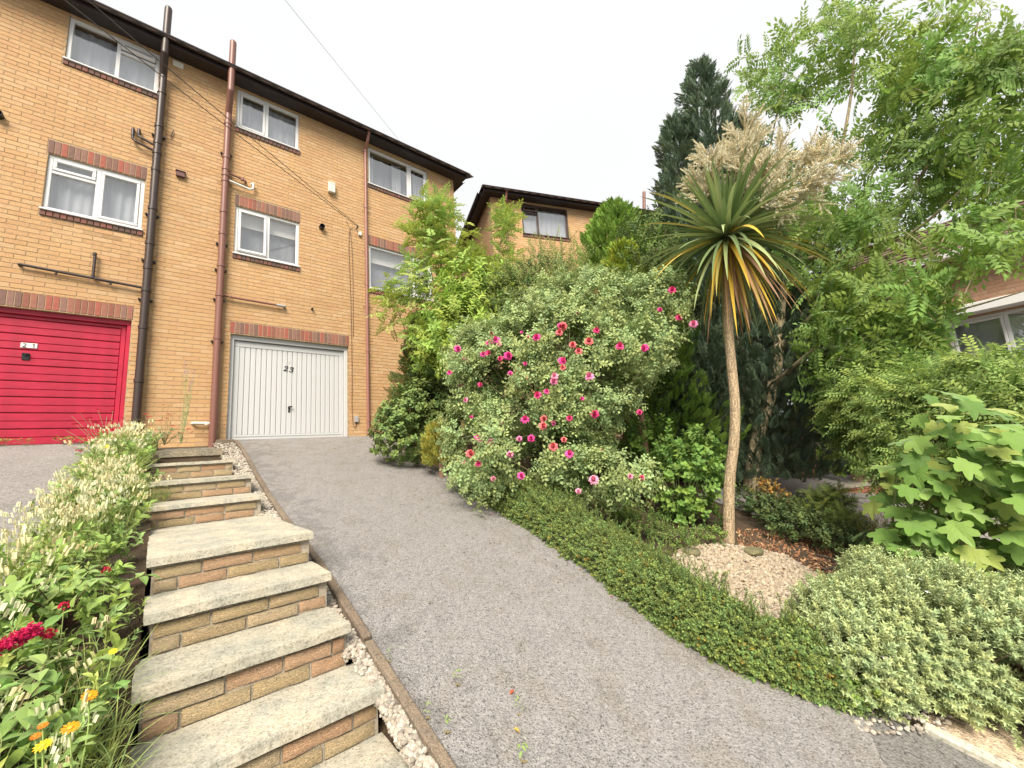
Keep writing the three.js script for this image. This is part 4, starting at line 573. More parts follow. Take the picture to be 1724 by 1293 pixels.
{ // broad leaved bush beside it
  const base = gpt(4.3, -5.8), t = plant('broad_leaved_bush', 'lime green bush of pointed leaves between the sapling and roses', 'bush', base), bl = [blob(775, 565, 6.6, 55, 55, 0.5), blob(840, 505, 7.3, 48, 38, 0.45), blob(790, 500, 7.0, 40, 50, 0.4), blob(750, 590, 6.6, 40, 36, 0.4)];
  const sp = sprig(0.22, 13, 0.105, 0.042, { n: 3, tilt: 1.15, curl: 0.5, hue: 0.12, r: 0.003 }); const l = sample(bl, 750, { lo: 0.5, gap: 0.2, up: 0.4, col: () => vary(0.2, 0.15) });
  inst(t, 'foliage', sp, leafMat([0.32, 0.45, 0.08], 0.45, 0.4), l); stems(t, base, l.filter((_, i) => i % 40 === 0).map(e => e.p), 0.015, 0.005);
}
function conifer(name, label, base, top, rad, col, { n = 2600, from = 0, tips = 1, split, dense = 1, gold = 0, seedOff = 0, sl = 0.16 } = {}) {   // upright feathery conifer
  const t = plant(name, label, 'conifer', base), b = new MB();
  // a flat fan spray
  b.tube([V3(0, 0, 0), V3(0, sl, 0)], 0.002, 0.001, 3, [0.4, 0.3, 0.2]);
  for (let i = 0; i < 11; i++) { const s = i / 11, sg = i % 2 ? 1 : -1, m = new THREE.Matrix4().makeRotationZ(-sg * (0.75 - 0.2 * s)); m.setPosition(0, sl * (0.1 + 0.85 * s), rr(-0.01, 0.01)); const k = 1 + rr(-0.15, 0.15); b.leaf(m, sl * (0.62 - 0.35 * s), sl * 0.13, { fold: 0.5, curl: 0.1, col: [k, k, k] }); }
  b.leaf(new THREE.Matrix4().setPosition(0, sl * 0.9, 0), sl * 0.4, sl * 0.13, { col: [1, 1, 1] });
  const H = top.y - base.y, list = [];
  const spires = split || [[0, 0, 1, 1]];
  for (let i = 0; i < n * dense; i++) {
    const [ox, oz, hh, rk] = spires[i % spires.length], s = from + (1 - from) * rnd(), a = rr(0, 6.283), env = rad * rk * (s < 0.25 ? 0.75 + s : 1) * Math.pow(1 - s, 0.62) * 1.15 + 0.03;
    const lum = 1 + 0.46 * (noise(Math.cos(a) * 2.2 + seedOff, s * H * 1.6, Math.sin(a) * 2.2 + 9) - 0.5) * 2, r = env * lum * (0.2 + 0.83 * Math.pow(rnd(), 0.5));
    const p = V3(base.x + ox + (top.x - base.x) * s + Math.cos(a) * r, base.y + 0.15 + H * hh * s, base.z + oz + (top.z - base.z) * s + Math.sin(a) * r);
    list.push({ p, d: V3(Math.cos(a) * 0.75, 0.9, Math.sin(a) * 0.75).addScaledVector(rdir(), 0.35).normalize(), s: rr(0.7, 1.3), c: vary(0.22, 0.1 + gold) });
  }
  inst(t, 'foliage', b.build(), leafMat(col, 0.7, 0.15), list);
  part(t, 'trunk', limb([base.clone().add(V3(0, -0.1, 0)), base.clone().lerp(top, 0.5), base.clone().lerp(top, 0.95)], Math.max(0.05, rad * 0.13), 0.01, 8, [0.25, 0.15, 0.1]), brownStem);
  return t;
}
conifer('corner_conifer', 'dark yellow tinged conifer standing by the pink downpipe', gpt(3.75, -7.0), V3(3.85, 2.6, -7.1), 0.62, [0.14, 0.155, 0.04], { n: 2600, gold: 0.12, seedOff: 4, sl: 0.13 });
conifer('golden_dwarf_conifer', 'small golden dwarf conifer at the driveway edge', gpt(3.15, -5.35), V3(3.15, 0.32, -5.35), 0.26, [0.33, 0.33, 0.06], { n: 700, gold: 0.1, sl: 0.09 });
conifer('thuja', 'bright green cone shaped conifer in front of the brown window house', gpt(6.75, -4.5), V3(6.75, 4.55, -4.35), 1.55, [0.19, 0.32, 0.05], { n: 6200, seedOff: 12 });
conifer('golden_thuja', 'yellow green conifer beside the taller green cone conifer', gpt(5.55, -3.5), V3(5.6, 2.95, -3.5), 0.62, [0.27, 0.345, 0.04], { n: 2600, from: 0.5, gold: 0.1, seedOff: 22 });
conifer('tall_cypress', 'tall dark blue green cypress rising behind the palm', gpt(8.5, -3.05), V3(8.62, 7.85, -2.95), 1.08, [0.10, 0.15, 0.09], { n: 13000, split: [[0, 0, 1, 0.95], [-0.38, -0.55, 0.87, 0.8], [0.2, 0.4, 0.82, 0.8], [-0.55, -0.8, 0.6, 0.8]], seedOff: 31, sl: 0.2 });
{ // rounded low bush under the corner conifer
  const base = gpt(3.35, -6.1), t = plant('low_round_leaved_bush', 'low dark bush of rounded leaves beside the garage drive', 'bush', base), bl = [blob(690, 700, 6.9, 48, 40, 0.4), blob(680, 740, 6.7, 44, 34, 0.35), blob(720, 680, 7.0, 40, 40, 0.4)];
  const l = sample(bl, 650, { lo: 0.55, gap: 0.15, up: 0.6, col: () => vary(0.22, 0.1) }); inst(t, 'foliage', sprig(0.14, 10, 0.062, 0.048, { n: 3, tilt: 1.1, curl: 0.35, r: 0.002 }), leafMat([0.17, 0.25, 0.07], 0.5, 0.3), l); stems(t, base, l.filter((_, i) => i % 30 === 0).map(e => e.p), 0.008, 0.003);
}
{ // dark evergreen filling behind the roses
  const base = gpt(5.3, -4.9), t = plant('dark_evergreen_bush', 'deep green bush in the shade behind the roses', 'bush', base), bl = [blob(750, 640, 7.0, 55, 60, 0.5), blob(1110, 470, 6.6, 60, 60, 0.6), blob(900, 500, 7.0, 90, 45, 0.6), blob(1090, 420, 7.2, 40, 60, 0.5), blob(940, 620, 6.6, 170, 110, 0.5)];
  const l = sample(bl, 1900, { lo: 0.5, up: 0.4, gap: 0.1, col: () => vary(0.25, 0.15) }); inst(t, 'foliage', sprig(0.2, 14, 0.075, 0.032, { n: 2, tilt: 1.05, curl: 0.3, r: 0.003 }), leafMat([0.10, 0.16, 0.04], 0.45, 0.2), l); stems(t, base, l.filter((_, i) => i % 50 === 0).map(e => e.p), 0.02, 0.006);
}
{ // airy green spray above the roses
  const base = gpt(5.0, -4.4), t = plant('airy_shrub', 'airy yellow green shrub with fine twigs above the roses', 'shrub', base), bl = [blob(900, 490, 6.5, 70, 50, 0.5), blob(960, 470, 6.6, 50, 40, 0.4), blob(930, 435, 6.8, 50, 30, 0.3)];
  const l = sample(bl, 900, { lo: 0.3, hi: 1.15, gap: 0.2, up: 0.6, jit: 0.7, col: () => vary(0.2, 0.12) }); inst(t, 'foliage', sprig(0.2, 14, 0.03, 0.013, { tilt: 1.0, bend: 0.3, r: 0.0018 }), leafMat([0.30, 0.37, 0.12], 0.55, 0.35), l); stems(t, base, l.filter((_, i) => i % 20 === 0).map(e => e.p), 0.008, 0.002, [0.3, 0.24, 0.12]);
}

// ---------------------------------------------------------------- the palm-like cabbage tree
{
  const px = [[1226, 905], [1227, 850], [1229, 800], [1236, 740], [1237, 680], [1232, 620], [1227, 560], [1225, 480], [1224, 400]], base = gp(1226, 903);
  const dist = v => Math.hypot(base.x, base.z), pts = px.map(([u, v]) => at(u, v, dist(v))); pts[0].y -= 0.05;
  const t = plant('cabbage_palm', 'cabbage palm with drooping yellowed leaves and cream flower plume', 'palm tree', base);
  const bm = M([0.68, 0.56, 0.40], 0.92, { map: rep(barkTex, 4, 2), bumpMap: rep(barkBump, 4, 3), bumpScale: 0.012, vertexColors: true });
  part(t, 'trunk', limb(pts, 0.063, 0.05, 16, [1, 1, 1]), bm);
  const c = pts[8].clone(), cols = { green: [[0.19, 0.27, 0.10], [0.16, 0.24, 0.09], [0.30, 0.38, 0.15], [0.37, 0.44, 0.20]], yellow: [[0.62, 0.42, 0.05], [0.55, 0.42, 0.09], [0.48, 0.42, 0.12]], dry: [[0.36, 0.20, 0.10], [0.42, 0.26, 0.13], [0.28, 0.16, 0.09]] };
  const mats = {}; for (const k in cols) mats[k] = cols[k].map(q2 => leafMat(q2, 0.5, 0.2));
  const sword = (dir, L, W, sag) => {   // long folded blade arching down
    const b = new MB(), n = 9; let p = c.clone().addScaledVector(dir, 0.04), d = dir.clone(), a = null; const side0 = Math.abs(dir.y) > 0.97 ? V3(1, 0, 0) : d.clone().cross(UP).normalize(), tw = rr(-0.6, 0.6);
    for (let i = 0; i <= n; i++) { const s = i / n, w = W * (s < 0.12 ? 0.55 + 3.7 * s : Math.pow(1 - (s - 0.12) / 0.88, 0.75)) / 2, side = side0.clone().applyAxisAngle(d, tw * s), nor = side.clone().cross(d).normalize(); const A = [p.clone().addScaledVector(side, -w).addScaledVector(nor, w * 0.35), p.clone(), p.clone().addScaledVector(side, w).addScaledVector(nor, w * 0.35)]; if (a) { if (i < n) { b.quad(a[0], a[1], A[1], A[0]).quad(a[1], a[2], A[2], A[1]); } else b.tri(a[0], a[1], A[1]).tri(a[1], a[2], A[1]); } a = A; p = p.clone().addScaledVector(d, L / n); d.addScaledVector(UP, -sag * (0.3 + s) / n).normalize(); }
    return b.build();
  };
  const view = V3(-c.x, 0, -c.z).normalize(), latR = V3(-view.z, 0, view.x).multiplyScalar(-1);   // towards the drive; along the picture's right
  for (let i = 0; i < 290; i++) {
    const a = i * 2.39996, f = i / 290; let el, L, sag, m;
    if (f < 0.30) { el = rr(30, 85); L = rr(0.75, 1.0); sag = rr(0.1, 0.3); m = pick(mats.green.slice(0, 2)); }
    else if (f < 0.62) { el = rr(-10, 40); L = rr(0.9, 1.2); sag = rr(0.6, 1.3); m = rnd() < 0.1 ? pick(mats.yellow) : pick(mats.green); }
    else if (f < 0.86) { el = rr(-55, -5); L = rr(0.95, 1.25); sag = rr(1.0, 1.9); m = rnd() < 0.3 ? pick(mats.yellow) : pick(mats.green.slice(1)); }
    else { el = rr(-80, -45); L = rr(1.0, 1.4); sag = rr(0.8, 1.6); m = rnd() < 0.6 ? pick(mats.dry) : pick(mats.yellow); }
    const dir = V3(Math.cos(a) * Math.cos(el * D2R), Math.sin(el * D2R), Math.sin(a) * Math.cos(el * D2R)).addScaledVector(latR, 0.12).normalize();
    
    part(t, 'leaf', sword(dir, L, rr(0.06, 0.085), sag), m);
  }
  // flower plumes: branching stalks with cream spikes
  const spike = new MB(); spike.tube([V3(0, 0, 0), V3(0.006, 0.07, 0), V3(0, 0.15, 0.004)], 0.0045, 0.002, 5, [0.7, 0.62, 0.42]); for (let i = 0; i < 34; i++) { const s = i / 34, a = i * 2.4, m = mat4(V3(0.004 * Math.sin(s * 3), 0.012 + s * 0.135, 0), V3(Math.cos(a), 0.35, Math.sin(a))); const k = rr(0.85, 1.15); spike.leaf(m, 0.015, 0.010, { fold: 0.3, curl: 0.2, col: [k, k, k] }); }
  const sg = spike.build(), sm2 = M([0.74, 0.71, 0.55], 0.8, { vertexColors: true }), list = [], br = new MB(), stalkC = [0.42, 0.33, 0.15];
  for (const [u, v, dd, nb, spread] of [[1255, 225, 0.1, 34, 0.5], [1195, 262, -0.1, 28, 0.42], [1310, 260, 0.05, 30, 0.45], [1415, 265, 0.0, 34, 0.46], [1380, 310, -0.25, 24, 0.38], [1160, 290, 0.1, 16, 0.3]]) {
    const tip = at(u, v, dist() + dd), mid = c.clone().lerp(tip, 0.5).add(V3(0, 0.12, 0)); br.tube([c, mid, tip], 0.016, 0.005, 6, stalkC);
    const cv = new THREE.CatmullRomCurve3([c, mid, tip]);
    for (let k = 0; k < nb; k++) { const s = 0.35 + 0.65 * (k + rnd()) / nb, p = cv.getPoint(s), tn = cv.getTangent(s), d = tn.clone().multiplyScalar(0.55).addScaledVector(rdir(), 0.85).addScaledVector(UP, 0.12).normalize(), L = spread * rr(0.5, 1) * (1.25 - 0.6 * s), e = p.clone().addScaledVector(d, L); br.tube([p, e], 0.004, 0.002, 4, stalkC); const ns = Math.round(6 + L * 32); for (let j = 0; j < ns; j++) { const pp = p.clone().lerp(e, 0.25 + 0.75 * rnd()); list.push({ p: pp, d: d.clone().addScaledVector(rdir(), 0.8).addScaledVector(UP, 0.2).normalize(), s: rr(0.6, 1.15), c: vary(0.15, 0.08) }); } list.push({ p: e, d, s: 1, c: [1, 1, 1] }); }
  }
  part(t, 'flower_stalks', br.build(), brownStem); inst(t, 'flower_plume', sg, sm2, list);
}

// ---------------------------------------------------------------- leaning tree with feathered leaves on the right
{
  const base = gp(1262, 822), D0 = Math.hypot(base.x, base.z), t = plant('rowan_tree', 'leaning multi-branched tree with feathered leaves over the right garden', 'tree', base);
  const P = (u, v, d) => at(u, v, d), limbs = new MB(), bark = M([0.72, 0.64, 0.46], 0.9, { vertexColors: true, map: rep(barkTex, 3, 1), bumpMap: rep(barkBump, 3, 2), bumpScale: 0.01 });
  const d = D0 - 0.1;
  part(t, 'trunk', limb([base.clone().add(V3(0, -0.1, 0)), P(1270, 760, d), P(1287, 700, d), P(1306, 630, d), P(1312, 570, d), P(1318, 500, d + 0.1), P(1340, 400, d + 0.2)], 0.13, 0.05, 12, [1, 1, 1]), bark);
  const B = (pts, r0, r1) => part(t, 'branch', limb(pts.map(e => P(...e)), r0, r1, 8, [0.8, 0.8, 0.8]), bark);
  B([[1300, 650, d], [1345, 610, d - 0.4], [1420, 550, d - 0.7], [1500, 500, d - 1.0]], 0.05, 0.02);
  B([[1310, 590, d], [1380, 520, d - 0.3], [1470, 440, d - 0.3], [1580, 405, d - 0.6], [1700, 350, d - 1.0]], 0.055, 0.018);
  B([[1330, 440, d + 0.2], [1440, 420, d], [1530, 395, d - 0.3], [1640, 300, d - 0.6]], 0.04, 0.014);
  B([[1340, 400, d + 0.2], [1400, 300, d + 0.2], [1430, 180, d + 0.3], [1440, 60, d + 0.5]], 0.045, 0.01);
  B([[1500, 500, d - 1.0], [1560, 450, d - 1.2], [1620, 430, d - 1.4]], 0.018, 0.008);
  B([[1420, 550, d - 0.7], [1520, 545, d - 1.0], [1640, 515, d - 1.4], [1724, 490, d - 1.6]], 0.018, 0.008);
  B([[1320, 480, d + 0.1], [1290, 360, d + 0.5], [1300, 230, d + 0.8], [1330, 110, d + 0.9]], 0.03, 0.008);
  B([[1470, 440, d - 0.3], [1560, 280, d], [1620, 150, d + 0.2], [1650, 20, d + 0.4]], 0.035, 0.01);
  const ps = pinnateSprig(0.3, 5, 0.32, 6, 0.105, 0.042, 0.4, 1.15), ps2 = pinnateSprig(0.24, 4, 0.36, 5, 0.118, 0.047, 0.5, 1.3), L1 = [], L2 = [];
  const pads = [[1330, 110, 0.8, 80, 60, 60], [1400, 70, 0.6, 80, 60, 75], [1440, 170, 0.4, 90, 70, 130], [1500, 60, 0.4, 90, 60, 65], [1560, 150, 0.2, 90, 80, 110], [1640, 70, 0.2, 90, 80, 120], [1700, 180, 0.0, 70, 90, 110], [1540, 270, 0.1, 100, 80, 150], [1650, 290, -0.3, 90, 80, 140], [1430, 300, 0.3, 60, 70, 100], [1470, 390, -0.1, 90, 60, 120], [1590, 390, -0.6, 90, 50, 110], [1690, 400, -0.9, 60, 60, 80], [1290, 210, 1.0, 60, 60, 45], [1300, 150, 1.0, 60, 50, 36], [1350, 420, 0.4, 50, 60, 90], [1340, 330, 0.6, 60, 60, 80], [1440, 500, -0.5, 70, 45, 110], [1530, 500, -0.9, 70, 45, 85], [1430, 590, -0.6, 70, 50, 115], [1500, 600, -0.8, 70, 50, 110], [1440, 660, -0.6, 70, 50, 110], [1530, 660, -1.0, 60, 40, 80], [1560, 640, -1.0, 50, 30, 40], [1650, 450, -1.2, 50, 20, 16]];
  for (const [u, v, o, ru, rv, n] of pads) for (let i = 0; i < n * (v < 330 ? 0.48 : 0.6); i++) { const a = rr(0, 6.283), r = Math.sqrt(rnd()), p = P(u + ru * r * Math.cos(a), v + rv * r * Math.sin(a), d + o + rr(-0.7, 0.7)); if (noise(p.x * 1.7 + 4, p.y * 2.2, p.z * 1.7) < (v < 420 ? 0.49 : 0.44)) continue; (rnd() < 0.5 ? L1 : L2).push({ p, d: V3(rr(-1, 1), rr(-0.25, 0.7), rr(-1, 1)).normalize(), s: rr(0.75, 1.25), c: vary(0.25, 0.16) }); }
  const lm = leafMat([0.23, 0.36, 0.07], 0.5, 0.5); inst(t, 'crown', ps, lm, L1); inst(t, 'crown', ps2, lm, L2);
  const tw = new MB(); for (let i = 0; i < L1.length; i += 3) { const e = L1[i].p, f = e.clone().add(V3(rr(-0.3, 0.1), rr(-0.45, -0.15), rr(-0.2, 0.2))); tw.tube([f, e], 0.006, 0.003, 4, [0.3, 0.24, 0.16]); } part(t, 'twigs', tw.build(), brownStem);
}
{ // second thin stem and dead inner wood behind the palm
  const base = gp(1300, 795), dd = Math.hypot(base.x, base.z), t = plant('old_conifer', 'overgrown conifer with bare brown dead wood inside, behind the palm', 'conifer', base);
  const b = new MB(); for (let i = 0; i < 150; i++) { const u = rr(1130, 1400), f = gp(rr(1160, 1380), 790), e = at(u, rr(480, 720), dd + rr(-0.3, 0.9)); b.tube([f.multiplyScalar((dd + rr(0, 0.8)) / Math.hypot(f.x, f.z)).setY(groundY(f.x, f.z)), f.clone().lerp(e, 0.6).add(V3(rr(-0.2, 0.2), 0, rr(-0.2, 0.2))), e], i < 14 ? 0.05 : 0.012, 0.004, 5, pick([[0.10, 0.06, 0.04], [0.14, 0.085, 0.055], [0.085, 0.055, 0.04]])); } part(t, 'dead_wood', b.build(), brownStem);
  const bl = [blob(1200, 600, dd + 1.2, 110, 120, 0.6), blob(1330, 600, dd + 1.1, 90, 120, 0.6), blob(1170, 480, dd + 0.9, 90, 70, 0.6), blob(1330, 480, dd + 0.8, 70, 80, 0.6), blob(1250, 400, dd + 1.0, 110, 70, 0.6), blob(1250, 720, dd + 1.4, 150, 70, 0.5), blob(1120, 690, dd + 0.6, 70, 110, 0.5)];
  const l = sample(bl, 5200, { lo: 0.35, up: 0.3, jit: 0.7, col: () => vary(0.25, 0.15), sc: [0.9, 1.5] }); const s = new MB(); for (let i = 0; i < 13; i++) { const k = i / 13, sg = i % 2 ? 1 : -1, m = new THREE.Matrix4().makeRotationZ(-sg * 0.8); m.setPosition(0, 0.22 * k, rr(-0.01, 0.01)); s.leaf(m, 0.13 - 0.07 * k, 0.026, { fold: 0.4 }); } inst(t, 'foliage', s.build(), leafMat([0.05, 0.06, 0.028], 0.7, 0.05), l);
}
{ // variegated small shrub climbing at the trunk
  const base = gp(1280, 815), t = plant('small_variegated_shrub', 'sparse small leaved variegated shrub against the leaning trunk', 'shrub', base), D = Math.hypot(base.x, base.z) - 0.25, bl = [blob(1272, 705, D, 26, 24, 0.2), blob(1290, 790, D, 24, 34, 0.25), blob(1340, 735, D + 0.3, 40, 32, 0.3), blob(1275, 660, D, 14, 20, 0.12)];
  const l = sample(bl, 420, { lo: 0.2, gap: 0.2, col: () => vary(0.3, 0.1), sc: [0.7, 1.1] }); inst(t, 'foliage', sprig(0.1, 12, 0.022, 0.013, {}), leafMat([0.27, 0.28, 0.13], 0.55, 0.2), l); stems(t, base, l.filter((_, i) => i % 20 === 0).map(e => e.p), 0.006, 0.002, [0.3, 0.22, 0.14]);
  const base2 = gp(1345, 800), t2 = plant('blue_green_juniper', 'dark blue green juniper in the shade behind the leaning trunk', 'shrub', base2), bl2 = [blob(1325, 670, D + 0.5, 26, 50, 0.25), blob(1300, 725, D + 0.5, 24, 20, 0.2)], l2 = sample(bl2, 500, { lo: 0.4, col: () => vary(0.2, 0.05) }); inst(t2, 'foliage', sprig(0.12, 22, 0.022, 0.006, {}), leafMat([0.045, 0.09, 0.075], 0.6, 0.1), l2); stems(t2, base2, l2.filter((_, i) => i % 40 === 0).map(e => e.p), 0.012, 0.003);
}
{ // bright leafy shrub at the palm's foot
  const base = gp(1150, 880); base.multiplyScalar(1.04); base.y = groundY(base.x, base.z); const D = Math.hypot(base.x, base.z), t = plant('young_leafy_shrub', 'bright green broad leafed shrub left of the palm trunk', 'shrub', base), bl = [blob(1150, 815, D, 55, 55, 0.4), blob(1100, 760, D + 0.4, 50, 45, 0.35), blob(1175, 770, D + 0.2, 40, 42, 0.3), blob(1165, 870, D - 0.1, 50, 28, 0.3)];
  const l = sample(bl, 430, { lo: 0.45, gap: 0.2, up: 0.5, col: () => vary(0.25, 0.14), sc: [0.7, 1.15] }); inst(t, 'foliage', sprig(0.17, 9, 0.075, 0.052, { n: 3, tilt: 1.2, curl: 0.3, r: 0.0025, hue: 0.1 }), leafMat([0.19, 0.33, 0.065], 0.45, 0.35), l); stems(t, base, l.filter((_, i) => i % 14 === 0).map(e => e.p), 0.008, 0.003, [0.2, 0.25, 0.1]);
}
// five-lobed leaf
const lobed = (() => { const mk = sd => { const pts = []; const lob = [[-150, 0.45], [-125, 0.30], [-102, 0.66], [-90, 0.80], [-76, 0.74], [-64, 0.60], [-54, 0.78], [-43, 0.95], [-33, 0.86], [-21, 0.66], [-10, 0.92], [0, 1.06], [10, 0.92], [21, 0.66], [33, 0.86], [43, 0.95], [54, 0.78], [64, 0.60], [76, 0.74], [90, 0.80], [102, 0.66], [125, 0.30], [150, 0.45]]; for (const [a, r] of lob) { const A = (a + 4 * (noise(a, sd, 1) - 0.5)) * D2R, R = r * (0.94 + 0.12 * noise(a * 3, sd, 4)); pts.push([Math.sin(A) * R * 0.62, 0.35 + Math.cos(A) * R * 0.62]); } const b = new MB(), f = ([x, y]) => V3(x, y, 0.30 * Math.abs(x) - 0.34 * y * y - 0.5 * x * x), C = f([0, 0.33]); for (let i = 0; i < pts.length; i++) { const p = pts[i], q2 = pts[(i + 1) % pts.length], m1 = [p[0] * 0.5, 0.33 + (p[1] - 0.33) * 0.5], m2 = [q2[0] * 0.5, 0.33 + (q2[1] - 0.33) * 0.5]; b.tri(C, f(m2), f(m1)).quad(f(m1), f(m2), f(q2), f(p)); } b.tube([V3(0, -0.35, 0.1), V3(0, 0, 0.02), C], 0.012, 0.008, 4, [1.2, 0.9, 0.7]); const g = b.build(); return g; }; return [mk(1), mk(5), mk(11)]; })();
{
  const base = gp(1600, 985), B3 = V3(4.85, groundY(4.85, -0.75), -0.75), t = plant('sycamore_sapling', 'sycamore sapling with large lobed leaves above the dome shaped shrub', 'sapling', B3);
  const mats = [[0.15, 0.28, 0.05], [0.19, 0.33, 0.065], [0.12, 0.235, 0.045], [0.24, 0.38, 0.085], [0.32, 0.40, 0.09]].map(c => leafMat(c, 0.5, 0.4));
  const D = 4.65, sp = [], st = [];
  const tops = [[1585, 690], [1510, 800], [1500, 900], [1640, 720], [1690, 740], [1545, 760], [1600, 800], [1660, 830], [1720, 800], [1530, 850], [1590, 890], [1650, 930], [1710, 900], [1560, 950], [1620, 960], [1700, 980], [1750, 860], [1760, 960], [1530, 930], [1580, 985], [1660, 990]];
  for (const [u, v] of tops) { const c = at(u, v, D + rr(-0.35, 0.3)); st.push(c); for (let i = 0; i < 15; i++) sp.push(at(u + rr(-46, 46), v + rr(-34, 40), D + rr(-0.5, 0.35))); }
  stems(t, B3, st, 0.014, 0.004, [0.22, 0.25, 0.12]);
  for (const p of sp) { if (p.y < groundY(p.x, p.z) + 0.1) continue; const m = part(t, 'leaf', pick(lobed), pick(mats)); const out = p.clone().sub(B3).setY(0).normalize().multiplyScalar(0.55).addScaledVector(p.clone().setY(0).normalize(), -0.6).addScaledVector(rdir(), 0.5).setY(-0.28 + rr(-0.25, 0.2)).normalize(), x = out.clone().cross(UP).normalize().negate(), z = x.clone().cross(out).normalize(); m.quaternion.setFromRotationMatrix(new THREE.Matrix4().makeBasis(z.y > 0 ? x : x.clone().negate(), out, z.y > 0 ? z : z.clone().negate())); m.position.add(p); m.scale.setScalar(rr(0.13, 0.245)); m.rotateX(rr(-0.5, 0.35)); m.rotateY(rr(-0.45, 0.45)); }
}
// ---------------------------------------------------------------- understorey on the right
function clump(name, label, cat, u, v, blobs, geo, mat, n, opt = {}, group) { const base = gp(u, v), t = plant(name, label, cat, base, group), l = sample(blobs, n, { lo: 0.2, up: 0.7, jit: 0.6, col: () => vary(0.25, 0.14), ...opt }); inst(t, 'foliage', geo, mat, l); stems(t, base, l.filter((_, i) => i % Math.ceil(l.length / 12) === 0).map(e => e.p), 0.005, 0.002, [0.2, 0.2, 0.1]); return t; }
const dG = (u, v) => { const p = gp(u, v); return Math.hypot(p.x, p.z); };
const ivyG = sprig(0.12, 10, 0.05, 0.045, { n: 3, tilt: 1.3, curl: 0.3, r: 0.002 }), ivyM = leafMat([0.10, 0.155, 0.05], 0.4, 0.2), ivyB = leafMat([0.24, 0.36, 0.06], 0.45, 0.3), feath = pinnateSprig(0.12, 7, 0.14, 6, 0.03, 0.012, 0.3, 1.0), fernM = leafMat([0.27, 0.36, 0.09], 0.55, 0.35);
clump('ivy_patch', 'dark ivy trailing over the bank behind the palm foot', 'ivy', 1380, 900, [blob(1340, 880, dG(1340, 900), 60, 22, 0.5), blob(1420, 910, dG(1420, 930), 60, 24, 0.4), blob(1300, 860, dG(1300, 880), 50, 18, 0.4), blob(1265, 840, dG(1265, 858), 40, 16, 0.3), blob(1350, 850, dG(1350, 870), 40, 14, 0.3)], ivyG, ivyM, 760, { sc: [0.5, 0.9] });
clump('wild_fern_clump', 'yellow green ferny weeds beside the pale driveway', 'plant', 1400, 885, [blob(1395, 860, dG(1395, 890), 38, 32, 0.3), blob(1420, 885, dG(1420, 905), 30, 20, 0.2)], feath, fernM, 170, { sc: [0.6, 1.2] });
clump('autumn_tinged_plant', 'small plant with orange brown dead leaves by the tree foot', 'plant', 1290, 860, [blob(1295, 835, dG(1295, 862), 32, 26, 0.25)], sprig(0.1, 8, 0.06, 0.04, { n: 3, tilt: 1.1 }), leafMat([0.42, 0.27, 0.08], 0.6, 0.3), 90, { sc: [0.5, 0.9] });
clump('ivy_mound', 'bright ivy mound above the low brick wall', 'ivy', 1430, 800, [blob(1415, 765, dG(1430, 805) * 0.98, 55, 30, 0.5), blob(1410, 715, dG(1430, 805) * 1.0, 40, 24, 0.4)], ivyG, ivyB, 600, { sc: [0.8, 1.3], lo: 0.5 });
clump('garden_bush', 'soft green bush filling the garden behind the sycamore sapling', 'bush', 1650, 800, [blob(1660, 690, 6.2, 90, 50, 0.6), blob(1560, 720, 6.4, 70, 60, 0.6), blob(1710, 740, 5.8, 60, 70, 0.6), blob(1470, 700, 7.2, 50, 60, 0.5), blob(1600, 790, 6, 100, 50, 0.5)], feath, leafMat([0.27, 0.39, 0.09], 0.5, 0.45), 1500, { lo: 0.4, sc: [1.2, 2.2] });
clump('creeping_weeds', 'creeping weeds between the hedge and the palm foot', 'plant', 1130, 905, [blob(1130, 905, dG(1130, 910), 45, 12, 0.3), blob(1190, 900, dG(1190, 905), 30, 9, 0.2), blob(1065, 880, dG(1065, 890), 50, 16, 0.3), blob(1040, 860, dG(1040, 870), 40, 14, 0.25)], sprig(0.07, 8, 0.03, 0.02, { n: 3, tilt: 1.2 }), leafMat([0.17, 0.26, 0.06], 0.5, 0.3), 620, { sc: [0.6, 1.1] });
clump('dry_weeds', 'pale dry weeds beside the dead branches', 'plant', 1480, 920, [blob(1480, 905, dG(1480, 930), 30, 24, 0.25)], sprig(0.18, 9, 0.06, 0.008, { tilt: 0.5 }), leafMat([0.38, 0.36, 0.13], 0.7, 0.3), 150, { sc: [0.6, 1.1] });
clump('trailing_weeds', 'low green weeds spilling at the tip of the hedge', 'plant', 1455, 1190, [blob(1450, 1160, dG(1450, 1185), 30, 22, 0.12)], sprig(0.08, 8, 0.03, 0.017, { tilt: 1.1 }), leafMat([0.24, 0.36, 0.07], 0.5, 0.3), 90, { sc: [0.6, 1.0] });
